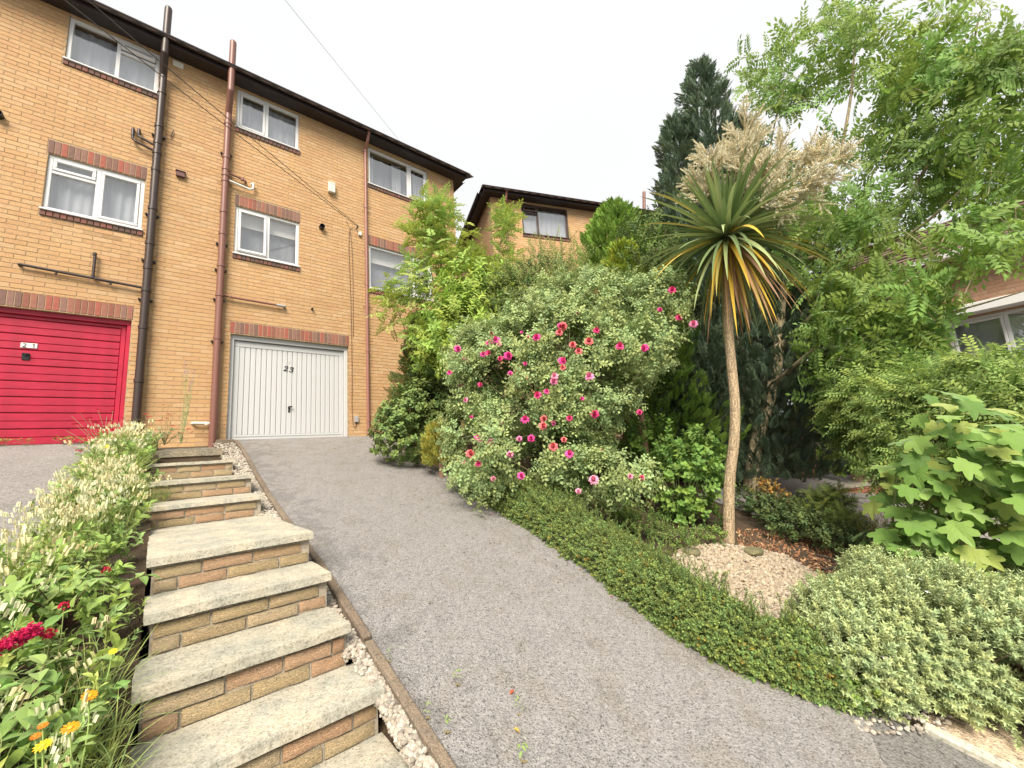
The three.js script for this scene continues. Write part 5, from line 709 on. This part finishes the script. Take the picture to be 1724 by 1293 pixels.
{ // ground weeds and dead branches, flat rocks, bark chips
  const t = thing('dead_branches', 'dark dead branches lying beside the gravel bed', 'branches', gp(1440, 950)), bm = M([0.11, 0.085, 0.07], 0.9, { map: rep(barkTex, 2) });
  for (const [a, b, r] of [[[1375, 935], [1430, 958], 0.014], [[1385, 960], [1500, 940], 0.016], [[1400, 945], [1510, 950], 0.012], [[1430, 925], [1400, 970], 0.011], [[1470, 885], [1510, 945], 0.010], [[1410, 958], [1470, 962], 0.01]]) { const A = gp(...a, 0.03), B = gp(...b, 0.05); part(t, 'branch', limb([A, A.clone().lerp(B, 0.5).add(V3(0, 0.03, 0)), B], r, r * 0.5, 7, [1, 1, 1]), bm); }
  const rock = (u, v, sx, sy, sz, lab) => { const p = gp(u, v), g = new THREE.IcosahedronGeometry(1, 2), a = g.attributes.position; for (let i = 0; i < a.count; i++) { const k = 0.8 + 0.4 * noise(a.getX(i) * 1.5 + u, a.getY(i) * 1.5, a.getZ(i) * 1.5); a.setXYZ(i, a.getX(i) * k * sx, Math.max(-0.6, Math.min(0.7, a.getY(i) * k)) * sy, a.getZ(i) * k * sz); } g.computeVertexNormals(); const m = shad(new THREE.Mesh(g, M([0.30, 0.285, 0.17], 0.93, { map: stoneTex, bumpMap: grainBump, bumpScale: 0.01 }))); m.position.copy(p); m.rotation.y = rr(0, 3); m.name = numbered('flat_rock'); tag(m, lab, 'rock', 'rocks by the gravel bed'); scene.add(m); };
  rock(1268, 928, 0.16, 0.035, 0.1, 'flat mossy rock lying at the back of the gravel bed'); rock(1165, 930, 0.09, 0.05, 0.08, 'small rock at the hedge end of the gravel bed');
  const ch = []; for (let i = 0; i < 1500; i++) { const p = gp(rr(1240, 1420), rr(885, 985)); p.y += -0.045; ch.push({ p, d: rdir(), s: rr(0.5, 1.2), c: pick([[0.30, 0.13, 0.06], [0.36, 0.18, 0.09], [0.22, 0.11, 0.06], [0.45, 0.3, 0.17]]) }); }
  const g = new THREE.Group(); g.name = 'bark_mulch'; g.userData = { label: 'reddish bark chips behind the gravel bed', category: 'mulch', kind: 'stuff' }; scene.add(g); inst(g, 'chips', new THREE.BoxGeometry(0.035, 0.006, 0.014), M([1, 1, 1], 0.95), ch);
}
{ // low brick walls of the next drive
  const tone = [[0.42, 0.17, 0.11], [0.48, 0.22, 0.14], [0.38, 0.19, 0.13]].map(c => M(c, 0.92, { map: stoneTex })), cap = M([0.48, 0.45, 0.38], 0.92, { map: stoneTex });
  const lowWall = (u0, v0, u1, v1, h, lab) => { const A = gp(u0, v0), B = gp(u1, v1), L = A.distanceTo(B), t = thing('low_brick_wall', lab, 'wall', A.clone(), 'low walls beside the next driveway'), X = new THREE.Matrix4().makeBasis(B.clone().sub(A).setY(0).normalize(), UP, B.clone().sub(A).setY(0).normalize().cross(UP)).setPosition(A.x, Math.min(A.y, B.y) - 0.03, A.z); const core = part(t, 'core', boxG(0.005, L - 0.005, -0.1, h, -0.1, 0).applyMatrix4(X), mortar); const bg = chBox(0.005, 0.215, 0.005, 0.07, -0.02, 0.03, 0.004); for (let r = 0; r * 0.075 < h - 0.03; r++) for (let s = r % 2 ? 0.11 : 0; s < L - 0.2; s += 0.22) part(core, 'brick', bg, pick(tone)).applyMatrix4(X.clone().multiply(new THREE.Matrix4().makeTranslation(s, r * 0.075, 0))); for (let s = 0; s < L; s += 0.6) part(t, 'cap_slab', chBox(s, Math.min(L, s + 0.59), h, h + 0.05, -0.2, 0.06, 0.006).applyMatrix4(X), cap); };
  lowWall(1345, 800, 1385, 797, 0.22, 'short brick wall by the leaning tree with a stone cap'); lowWall(1395, 822, 1500, 828, 0.2, 'long low brick wall with stone cap under the ivy mound');
}
// ---------------------------------------------------------------- house glimpsed through the tree
{
  const X3 = new THREE.Matrix4().makeRotationY(-Math.PI / 2 - 0.12).setPosition(12.2, 0, -2.4), h3 = thing('distant_house', 'red brick house with white bay windows seen through the tree', 'house', V3(14, groundY(14, 0), 0));
  const win = [[2.05, 4.4, 0.9, 1.95]], rb = M([0.42, 0.24, 0.16], 0.9, { map: grainTex });
  part(h3, 'wall', wallSlab(X3, 0, 9, -1.6, 3.3, win), mortar);
  const bs = new MB(); for (const r of courses(0, 9, -0.8, 3.3, win)) { const k = rr(0.85, 1.1), c = pick([[0.46, 0.27, 0.18], [0.42, 0.24, 0.15], [0.50, 0.31, 0.21]]); bs.box(r[0], r[1], r[2], r[3], -0.03, 0, c.map(e => e * k)); } part(h3, 'brickwork', bs.build().applyMatrix4(X3), brickMat).userData.kind = 'stuff';
  makeWindow(h3, X3, ...win[0], [{ w: 0.33, kind: 'side' }, { w: 0.34, kind: 'fixed' }, { w: 0.33, kind: 'side' }], { sillBricks: false });
  part(h3, 'window_canopy', chBox(1.95, 4.6, 1.99, 2.17, 0.002, 0.35, 0.01).applyMatrix4(X3), upvc);
  part(h3, 'wall', boxG(0, 9, -1.6, 3.3, -6.3, -6).applyMatrix4(X3), mortar); part(h3, 'wall', boxG(0, 0.3, -1.6, 3.3, -5.99, -0.3).applyMatrix4(X3), mortar); part(h3, 'wall', boxG(8.7, 9, -1.6, 3.3, -5.99, -0.3).applyMatrix4(X3), mortar);
  const rf = new MB(), E0 = V3(-0.3, 3.25, 0.35), E1 = V3(9.3, 3.25, 0.35), R0 = V3(-0.3, 5.0, -3), R1 = V3(9.3, 5.0, -3), K0 = V3(-0.3, 3.25, -6.4), K1 = V3(9.3, 3.25, -6.4); rf.quad(E0, E1, R1, R0).quad(R0, R1, K1, K0).tri(E0, R0, K0).tri(E1, K1, R1).quad(E0, K0, K1, E1); const roof = part(h3, 'roof', rf.build().applyMatrix4(X3), M([0.16, 0.11, 0.09], 0.85));
  const tg = new MB(); for (let r = 0; r < 11; r++) { const s = r / 11, y = 3.25 + 1.75 * s, n = 0.35 - 3.35 * s; tg.geo(chBox(-0.3, 9.3, y + 0.01, y + 0.05, n - 0.3, n + 0.02, 0.01)); } part(roof, 'tile_courses', tg.build().applyMatrix4(X3), M([0.21, 0.15, 0.12], 0.85, { map: rep(grainTex, 3) })).userData.kind = 'stuff';
  part(h3, 'gutter', boxG(-0.3, 9.3, 3.13, 3.24, 0.36, 0.45).applyMatrix4(X3), upvc);
}

// ---------------------------------------------------------------- flower bed left of the steps
struct('flower_bed', sheet(z => -0.62 + 0.08 * noise(3, 3, z * 2), -0.02, -8.6, 0.3, 14, 90, (x, z) => 0.03 + 0.05 * noise(x * 5, 3, z * 5), (x, z) => { const n = fbm(x * 6, 1, z * 6, 3); return [0.7 + n * 0.5, 0.7 + n * 0.5, 0.7 + n * 0.4]; }, 1.5), soil, 'brown soil of the narrow flower bed beside the steps');
const bedP = (u, v, h = 0) => { const d = ray(u, v); let t = 0.4; for (; t < 14; t += 0.01) { const p = d.clone().multiplyScalar(t); if (p.y < groundY(p.x, p.z) + 0.06 + h) return p; } return d.multiplyScalar(t); };
const bedBase = p => V3(Math.max(-0.56, Math.min(-0.14, p.x)), groundY(Math.max(-0.56, Math.min(-0.14, p.x)), p.z) + 0.05, p.z);
function leafyThing(name, label, cat, base, n, leafL, leafW, mat, H, R, group, opt = {}) {   // plant of separate large leaves on arching stems
  const t = plant(name, label, cat, base, group), geos = [0, 1, 2].map(() => { const b = new MB(); b.leaf(new THREE.Matrix4(), 1, leafW / leafL, { n: 5, fold: 0.3, curl: rr(0.2, 0.5), peak: 0.38 }); return b.build(); }), tips = [];
  const ns = opt.stems || 9; for (let i = 0; i < ns; i++) { const a = i * 2.4 + rr(-0.3, 0.3), r = R * Math.sqrt((i + 0.5) / ns); tips.push(base.clone().add(V3(Math.cos(a) * r * (opt.sx || 1), H * rr(0.6, 1) * (1 - 0.35 * r / R), Math.sin(a) * r * (opt.sz || 1)))); }
  stems(t, base, tips, 0.004, 0.002, opt.stem || [0.2, 0.16, 0.08]);
  for (let i = 0; i < n; i++) { const tp = tips[i % ns], s = 0.25 + 0.75 * rnd(), p = base.clone().lerp(tp, s).add(V3(0, 0.06 * Math.sin(s * 3), 0)), out = tp.clone().sub(base).setY(0).normalize().multiplyScalar(0.5).addScaledVector(rdir(), 0.9); out.y = rr(-0.25, 0.45); out.normalize(); const x = out.clone().cross(UP).normalize(), z = x.clone().cross(out).normalize(); if (z.y < 0) { x.negate(); z.negate(); } const m = part(t, 'leaf', pick(geos), Array.isArray(mat) ? pick(mat) : mat); m.quaternion.setFromRotationMatrix(new THREE.Matrix4().makeBasis(x, out, z)); m.position.add(p); m.scale.setScalar(leafL * rr(0.7, 1.2)); }
  return t;
}
const bedLeaf = [[0.23, 0.36, 0.09], [0.28, 0.41, 0.12], [0.19, 0.31, 0.08], [0.32, 0.43, 0.13]].map(c => leafMat(c, 0.48, 0.35));
leafyThing('rose_shoot', 'leafy shrub with dark red stems overhanging the middle steps', 'shrub', V3(-0.3, groundY(-0.3, -2.9) + 0.05, -2.9), 130, 0.085, 0.045, bedLeaf, 0.42, 0.36, null, { stem: [0.09, 0.035, 0.03], sz: 1.25, stems: 11 });
leafyThing('leafy_perennial', 'pale green leafy perennial crowding the lower flower bed', 'plant', V3(-0.32, groundY(-0.32, -2.15) + 0.05, -2.15), 110, 0.075, 0.042, bedLeaf, 0.34, 0.33, null, { stems: 10 });
leafyThing('broad_leaf_weed', 'broad leaved weed beside the lowest brick step', 'plant', V3(-0.3, groundY(-0.3, -1.6) + 0.05, -1.6), 120, 0.07, 0.045, bedLeaf, 0.26, 0.3, null, { stems: 9 });
leafyThing('leaning_green_shoots', 'tangled green shoots leaning over the neighbouring driveway', 'plant', V3(-0.5, groundY(-0.5, -2.4) + 0.05, -2.4), 110, 0.07, 0.036, bedLeaf, 0.3, 0.34, null, { stems: 9 });
leafyThing('upright_green_weed', 'upright green weed growing against the soil pipe foot', 'plant', V3(-0.35, groundY(-0.35, -6.3) + 0.05, -6.3), 120, 0.09, 0.03, bedLeaf, 0.6, 0.3, null, { stems: 10 });
leafyThing('step_side_greenery', 'green stems hiding the left ends of the upper steps', 'plant', V3(-0.3, groundY(-0.3, -4.7) + 0.05, -4.7), 130, 0.075, 0.03, bedLeaf, 0.4, 0.3, null, { stems: 10, sz: 1.4 });
// grasses: blades plus nodding cream seed heads
const bladeG = (() => { const b = new MB(); for (let i = 0; i < 7; i++) { const a = i * 2.4, tl = rr(0.1, 0.45), dir = V3(Math.sin(tl) * Math.cos(a), Math.cos(tl), Math.sin(tl) * Math.sin(a)), x = V3(-Math.sin(a), 0, Math.cos(a)), m = new THREE.Matrix4().makeBasis(x, dir, x.clone().cross(dir).normalize()); b.leaf(m, rr(0.2, 0.34), 0.006, { n: 5, curl: rr(0.2, 0.9), fold: 0.4, peak: 0.2 }); } return b.build(); })();
const seedG = (() => { const b = new MB(); b.tube([V3(0, 0, 0), V3(0.01, 0.16, 0), V3(0.03, 0.26, 0.01), V3(0.055, 0.27, 0.02)], 0.0009, 0.0006, 3, [0.7, 0.75, 0.4]); for (let k = 0; k < 5; k++) { const P = V3(0.015 + k * 0.011, 0.245 + 0.01 * Math.sin(k * 2), 0.004 * k), L = 0.017; for (let j = 0; j < 7; j++) for (const s of [-1, 1]) { const m = mat4(P.clone().add(V3(0, -0.004 - j * L / 7, 0)), V3(0.75 * s * Math.cos(k), -0.75, 0.75 * s * Math.sin(k))); b.leaf(m, 0.0075, 0.006, { fold: 0.4, col: [1.1, 1.1, 1.0] }); } } return b.build(); })();
const grassM = leafMat([0.30, 0.38, 0.12], 0.6, 0.3), seedM = leafMat([0.70, 0.68, 0.50], 0.7, 0.25);
function grass(label, x, z, rx, rz, nb, ns, hs = 1) { const base = V3(x, groundY(x, z) + 0.05, z), t = plant('quaking_grass', label, 'grass', base, 'quaking grass in the flower bed'), P = () => { const a = rr(0, 6.28), r = Math.sqrt(rnd()), px = x + Math.cos(a) * r * rx, pz = z + Math.sin(a) * r * rz; return V3(px, groundY(px, pz) + 0.04, pz); }; const up = () => V3(rr(-0.5, 0.35), 1, rr(-0.35, 0.35)).normalize(); if (nb) inst(t, 'blades', bladeG, grassM, Array.from({ length: nb }, () => ({ p: P(), d: up(), s: rr(0.6, 1.15) * hs, c: vary(0.25, 0.15) }))); inst(t, 'seed_heads', seedG, seedM, Array.from({ length: ns }, () => ({ p: P(), d: up(), s: rr(0.8, 1.45) * hs, c: vary(0.15, 0.08) }))); }
grass('dense cream quaking grass beside the upper steps', -0.33, -4.5, 0.22, 0.9, 160, 240, 1.1);
grass('quaking grass thick with weeds near the red garage', -0.36, -6.2, 0.22, 0.8, 160, 50, 1.25);
grass('green grass tuft against the side of the lowest steps', -0.14, -1.9, 0.09, 0.6, 90, 16, 0.9);
grass('thin quaking grass leaning over the neighbouring driveway', -0.52, -3.2, 0.14, 0.9, 40, 110, 1.1);
grass('white headed quaking grass among the marigolds', -0.42, -1.75, 0.24, 0.5, 60, 60, 0.95);
grass('grass tuft sprouting on an upper step', 0.0, -5.1, 0.1, 0.22, 40, 26, 0.6);
grass('tall grass along the foot of the brick wall', -0.3, -7.4, 0.22, 0.5, 70, 60, 1.3);
// marigolds
const petalG = (() => { const f = new MB(); for (let k = 0; k < 22; k++) { const a = k / 22 * 6.283 + (k % 2) * 0.1, tl = k % 2 ? 1.25 : 1.45, dir = V3(Math.sin(tl) * Math.cos(a), Math.cos(tl), Math.sin(tl) * Math.sin(a)), x = V3(-Math.sin(a), 0, Math.cos(a)), m = new THREE.Matrix4().makeBasis(x, dir, x.clone().cross(dir).normalize()); m.setPosition(Math.cos(a) * 0.006, 0, Math.sin(a) * 0.006); f.leaf(m, 0.024, 0.008, { n: 3, peak: 0.7, curl: 0.1 }); } return f.build(); })();
const diskG = new THREE.SphereGeometry(0.009, 10, 6).scale(1, 0.5, 1);
function flower(name, label, u, v, dist, col, cc, s, grp, tilt = V3(0, 1, 0.3)) { const p = at(u, v, dist), base = bedBase(p), t = plant(name, label, 'flower', base, grp); part(t, 'stem', new MB().tube([base, base.clone().lerp(p, 0.6).add(V3(0.01, 0.02, 0)), p], 0.0028, 0.002, 5, [0.3, 0.42, 0.12]).build(), brownStem); const h = part(t, 'petals', petalG, leafMat(col, 0.6, 0.2)); h.position.add(p); h.quaternion.setFromUnitVectors(UP, tilt.clone().normalize()); h.scale.setScalar(s); const c = part(h, 'flower_centre', diskG, M(cc, 0.8)); c.position.set(0, 0.003, 0); for (let i = 0; i < 5; i++) { const a = i * 2.4, dir = V3(Math.cos(a), 0.4, Math.sin(a)).normalize(), x = V3(-Math.sin(a), 0, Math.cos(a)), m = new THREE.Matrix4().makeBasis(x, dir, x.clone().cross(dir).normalize()); m.setPosition(base.clone().lerp(p, 0.15 + i * 0.13)); part(t, 'leaf', new MB().leaf(m, 0.06, 0.018, { n: 4 }).build(), bedLeaf[i % 4]); } }
const OR = [0.85, 0.33, 0.012], YE = [0.85, 0.52, 0.02];
flower('marigold', 'large orange marigold, topmost of those in the flower bed', 150, 1172, 1.95, OR, [0.75, 0.4, 0.03], 0.72, 'marigolds', V3(0.2, 1, 0.5));
flower('marigold', 'orange marigold seen edge-on below the topmost one', 118, 1226, 1.75, OR, [0.7, 0.35, 0.03], 0.7, 'marigolds', V3(0.1, 1, 0.35));
flower('marigold', 'yellow marigold low in the flower bed', 72, 1256, 1.6, YE, [0.8, 0.5, 0.04], 0.62, 'marigolds', V3(-0.1, 1, 0.3));
flower('small_orange_flower', 'tiny orange bud flower beside the marigolds', 60, 1240, 1.7, [0.8, 0.22, 0.02], [0.6, 0.2, 0.02], 0.4, 'small orange buds');
flower('small_orange_flower', 'tiny orange bud flower beside the marigolds', 72, 1222, 1.75, [0.8, 0.22, 0.02], [0.6, 0.2, 0.02], 0.4, 'small orange buds');
flower('buttercup', 'small yellow buttercup under the dark stemmed shrub', 190, 1097, 2.2, [0.85, 0.6, 0.02], [0.7, 0.45, 0.02], 0.45, 'small yellow flowers', V3(0, 1, 0.6));
flower('yellow_poppy', 'pale yellow flower among the weeds by the red garage', 177, 752, 5.9, [0.85, 0.72, 0.06], [0.7, 0.5, 0.04], 1.3, null, V3(-0.2, 1, 0.5));
{ // crimson plume
  const base = V3(-0.55, groundY(-0.55, -2.35) + 0.03, -2.35), t = plant('crimson_plume_flower', 'crimson plume flower leaning over the neighbouring driveway', 'flower', base), b = new MB(), l = [];
  const tip = at(-5, 1092, 2.25), top = at(55, 1062, 2.4), cv = new THREE.CatmullRomCurve3([base, base.clone().lerp(top, 0.6).add(V3(0, 0.1, 0)), top, tip]); part(t, 'stem', new MB().tube(cv.points, 0.004, 0.002, 5, [0.3, 0.15, 0.1]).build(), brownStem);
  for (let i = 0; i < 9; i++) { const a = i * 2.4; b.leaf(mat4(V3(0, 0, 0), V3(Math.cos(a), 0.6, Math.sin(a))), 0.012, 0.007, { fold: 0.3 }); } for (let i = 0; i < 420; i++) { const s = rr(0.62, 1), p = cv.getPoint(s); l.push({ p: p.addScaledVector(rdir(), 0.026 * rnd()), d: rdir(), s: rr(0.6, 1.1), c: vary(0.2, 0.08) }); } inst(t, 'plume', b.build(), leafMat([0.62, 0.02, 0.12], 0.7, 0.15), l);
  for (const [u, v, d] of [[78, 1068, 2.4], [84, 1066, 2.4], [178, 960, 2.9], [108, 1020, 2.6]]) { const l2 = [], p = at(u, v, d), bb = bedBase(p), t2 = plant('red_valerian_sprig', 'small crimson flower head on a thin stem in the flower bed', 'flower', bb, 'small crimson flower heads'); part(t2, 'stem', new MB().tube([bb, p], 0.002, 0.0015, 4, [0.3, 0.35, 0.12]).build(), brownStem); for (let i = 0; i < 26; i++) l2.push({ p: p.clone().addScaledVector(rdir(), 0.014), d: rdir(), s: rr(0.4, 0.8), c: vary(0.2, 0.05) }); inst(t2, 'flower_head', b.build(), leafMat([0.55, 0.02, 0.07], 0.7, 0.1), l2); }
}
{ // red valerian by the garages
  const umb = (() => { const b = new MB(); for (let i = 0; i < 22; i++) { const a = i * 2.4, r = 0.02 * Math.sqrt(i / 22); b.leaf(mat4(V3(Math.cos(a) * r, 0.006 * Math.cos(r * 60), Math.sin(a) * r), V3(Math.cos(a) * 0.6, 1, Math.sin(a) * 0.6)), 0.009, 0.007, { fold: 0.3 }); } return b.build(); })(), um = leafMat([0.40, 0.015, 0.03], 0.7, 0.1);
  const val = (label, x, z, pts, dist, nl) => { const base = V3(x, groundY(x, z) + 0.05, z), t = leafyThing('red_valerian', label, 'flower', base, nl, 0.07, 0.032, [leafMat([0.22, 0.31, 0.14], 0.6, 0.25), leafMat([0.28, 0.38, 0.17], 0.6, 0.25)], 0.3, 0.3, 'red valerian', { stems: 8 }); const ends = pts.map(([u, v]) => at(u, v, dist + rr(-0.2, 0.2))); stems(t, base, ends, 0.003, 0.0015, [0.28, 0.3, 0.15]); for (const p of ends) { const f = part(t, 'flower_head', umb, um); f.position.add(p); f.scale.setScalar(rr(0.8, 1.6)); f.rotation.set(rr(-0.4, 0.4), rr(0, 6), rr(-0.4, 0.4)); } };
  val('red valerian with dark red heads in front of the red garage', -0.5, -7.0, [[120, 700], [135, 695], [150, 705], [165, 690], [160, 712], [180, 700], [190, 692], [128, 715], [145, 722], [112, 725], [125, 755], [132, 760], [205, 706], [155, 730], [172, 716]], 7.0, 70);
  val('red valerian with small heads at the brick wall foot', 0.05, -8.1, [[246, 698], [252, 703], [270, 709], [283, 698], [288, 701], [293, 697], [280, 705], [290, 718], [305, 730], [318, 723], [323, 728], [310, 738], [273, 682], [284, 683]], 8.0, 60);
  const base = V3(0.28, groundY(0.28, -8.3) + 0.03, -8.3), t = plant('toadflax', 'slender purple toadflax spikes against the brick wall', 'flower', base), fl = [], lf = [];
  for (const [u, v] of [[316, 618], [313, 606], [328, 620], [322, 640]]) { const p = at(u, v, 8.25), bb = base.clone().add(V3(rr(-0.05, 0.05), 0, rr(-0.04, 0.04))); part(t, 'stem', new MB().tube([bb, bb.clone().lerp(p, 0.5).add(V3(0.02, 0, 0)), p], 0.004, 0.002, 5, [0.3, 0.4, 0.18]).build(), brownStem); for (let i = 0; i < 40; i++) fl.push({ p: bb.clone().lerp(p, rr(0.8, 1)).addScaledVector(rdir(), 0.012), d: rdir(), s: rr(0.7, 1.2), c: vary(0.2, 0.1) }); for (let i = 0; i < 70; i++) lf.push({ p: bb.clone().lerp(p, rr(0.02, 0.8)), d: V3(rr(-1, 1), 0.7, rr(-1, 1)).normalize(), s: rr(0.7, 1.2), c: vary(0.2, 0.1) }); }
  inst(t, 'flower_spikes', new MB().leaf(new THREE.Matrix4(), 0.014, 0.008, {}).build(), leafMat([0.30, 0.09, 0.42], 0.7, 0.1), fl); inst(t, 'foliage', new MB().leaf(new THREE.Matrix4(), 0.06, 0.006, {}).build(), leafMat([0.26, 0.35, 0.15], 0.6, 0.2), lf);
}
// weeds along the red garage threshold
for (const [x, s] of [[-1.62, 1], [-1.42, 0.8], [-1.05, 1.05], [-0.92, 0.7]]) leafyThing('threshold_weed', 'yellowing creeping weed along the red garage threshold', 'plant', V3(x, groundY(x, -8.75) + 0.005, -8.72), 26, 0.05 * s, 0.035 * s, [leafMat([0.38, 0.36, 0.08], 0.6, 0.3), leafMat([0.40, 0.25, 0.07], 0.6, 0.3), leafMat([0.30, 0.38, 0.10], 0.6, 0.3)], 0.10 * s, 0.15 * s, 'weeds at the red garage', { stems: 6 });
// tiny weeds and fallen leaves on the drive
for (const [u, v, s] of [[770, 1155, 1], [752, 1235, 1], [873, 1205, 0.8], [880, 1285, 1.1], [720, 1210, 0.8], [655, 1115, 0.7]]) leafyThing('drive_weed', 'tiny green weed sprouting from the driveway tarmac', 'plant', gp(u, v, 0.002), 7, 0.022 * s, 0.009 * s, bedLeaf[1], 0.012 * s, 0.02 * s, 'weeds in the driveway', { stems: 4 });
for (const [u, v, c] of [[866, 1167, [0.35, 0.08, 0.04]], [865, 1232, [0.45, 0.28, 0.06]], [1027, 1006, [0.7, 0.2, 0.4]], [830, 868, [0.7, 0.35, 0.45]], [825, 865, [0.7, 0.4, 0.5]]]) { const p = gp(u, v), m = shad(new THREE.Mesh(new MB().leaf(new THREE.Matrix4(), 0.03, 0.018, { n: 4, curl: 0.3, fold: 0.5 }).build(), leafMat(c, 0.7, 0.1))); m.rotation.set(-Math.PI / 2 + 0.2, 0, rr(0, 6)); m.position.copy(p).add(V3(0, 0.012, 0)); m.name = numbered(c[2] > 0.3 ? 'fallen_petal' : 'fallen_leaf'); tag(m, c[2] > 0.3 ? (u > 1000 ? 'lone pink petal on the driveway where the hedge bulges' : 'pale pink petals together on the driveway below the roses') : u > 865.5 ? 'dark red leaf fallen on the open driveway' : 'yellow brown leaf fallen on the open driveway', c[2] > 0.3 ? 'petal' : 'leaf', c[2] > 0.3 ? 'fallen petals' : 'fallen leaves'); scene.add(m); }
{ const l = []; for (let i = 0; i < 900; i++) { const z = rr(-8.6, -2.2) , x = edgeX(z) - Math.abs(rr(0, 1) * rr(0, 1)) * 1.8; if (x > kerbX(z) + 0.05 && x < edgeX(z)) l.push({ p: V3(x, groundY(x, z) + 0.003, z), d: V3(rr(-1, 1), rr(-0.1, 0.15), rr(-1, 1)).normalize(), s: rr(0.5, 1.3), c: pick([[0.10, 0.065, 0.04], [0.16, 0.11, 0.06], [0.07, 0.05, 0.035], [0.22, 0.16, 0.08]]) }); } for (let i = 0; i < 1500; i++) { const z = rr(-8.4, -0.2), x = rr(kerbX(z) + 0.04, edgeX(z) - 0.02); l.push({ p: V3(x, groundY(x, z) + 0.002, z), d: V3(rr(-1, 1), rr(-0.05, 0.3), rr(-1, 1)).normalize(), s: rr(0.2, 0.55), c: pick([[0.10, 0.085, 0.075], [0.15, 0.13, 0.11], [0.45, 0.42, 0.38], [0.08, 0.07, 0.06]]) }); }
  const g = new THREE.Group(); g.name = 'leaf_litter'; g.userData = { label: 'dark crumbs of leaf litter and grit scattered over the driveway', category: 'litter', kind: 'stuff' }; scene.add(g); inst(g, 'crumbs', new MB().leaf(new THREE.Matrix4(), 0.022, 0.009, { fold: 0.5, curl: 0.3 }).build(), M([1, 1, 1], 0.95, { vertexColors: true }), l); }
{ // undergrowth that hides the soil of the flower bed
  const g = new THREE.Group(); g.name = 'bed_undergrowth'; g.position.set(-0.45, groundY(-0.45, -3), -3); g.userData = { label: 'mixed green undergrowth covering the soil of the flower bed', category: 'undergrowth', kind: 'stuff' }; scene.add(g);
  const l = [[], []]; for (let i = 0; i < 850; i++) { const z = -0.9 - 7.4 * Math.pow(rnd(), 1.25), x = rr(-0.6, -0.09) + 0.05 * rr(-1, 1), h = (0.04 + (z > -3.4 ? 0.2 : 0.11) * Math.pow(Math.sin(Math.PI * Math.min(1, Math.max(0, (x + 0.7) / 0.66))), 0.7) * (0.4 + 1.0 * noise(x * 4, 7, z * 3))) * Math.pow(rnd(), 0.6); l[i % 2].push({ p: V3(x, groundY(x, z) + 0.04 + h, z), d: V3(rr(-0.9, 0.7), 0.8, rr(-0.6, 0.9)).normalize(), s: rr(0.7, 1.3), c: vary(0.28, 0.16) }); }
  inst(g, 'leaves', sprig(0.12, 9, 0.06, 0.032, { n: 3, tilt: 1.05, curl: 0.35, r: 0.0018 }), leafMat([0.25, 0.38, 0.09], 0.45, 0.35), l[0]); inst(g, 'leaves', sprig(0.13, 11, 0.045, 0.018, { n: 3, tilt: 0.95, curl: 0.3, r: 0.0016 }), leafMat([0.30, 0.40, 0.12], 0.5, 0.35), l[1]);
}
renderer.render(scene, camera);
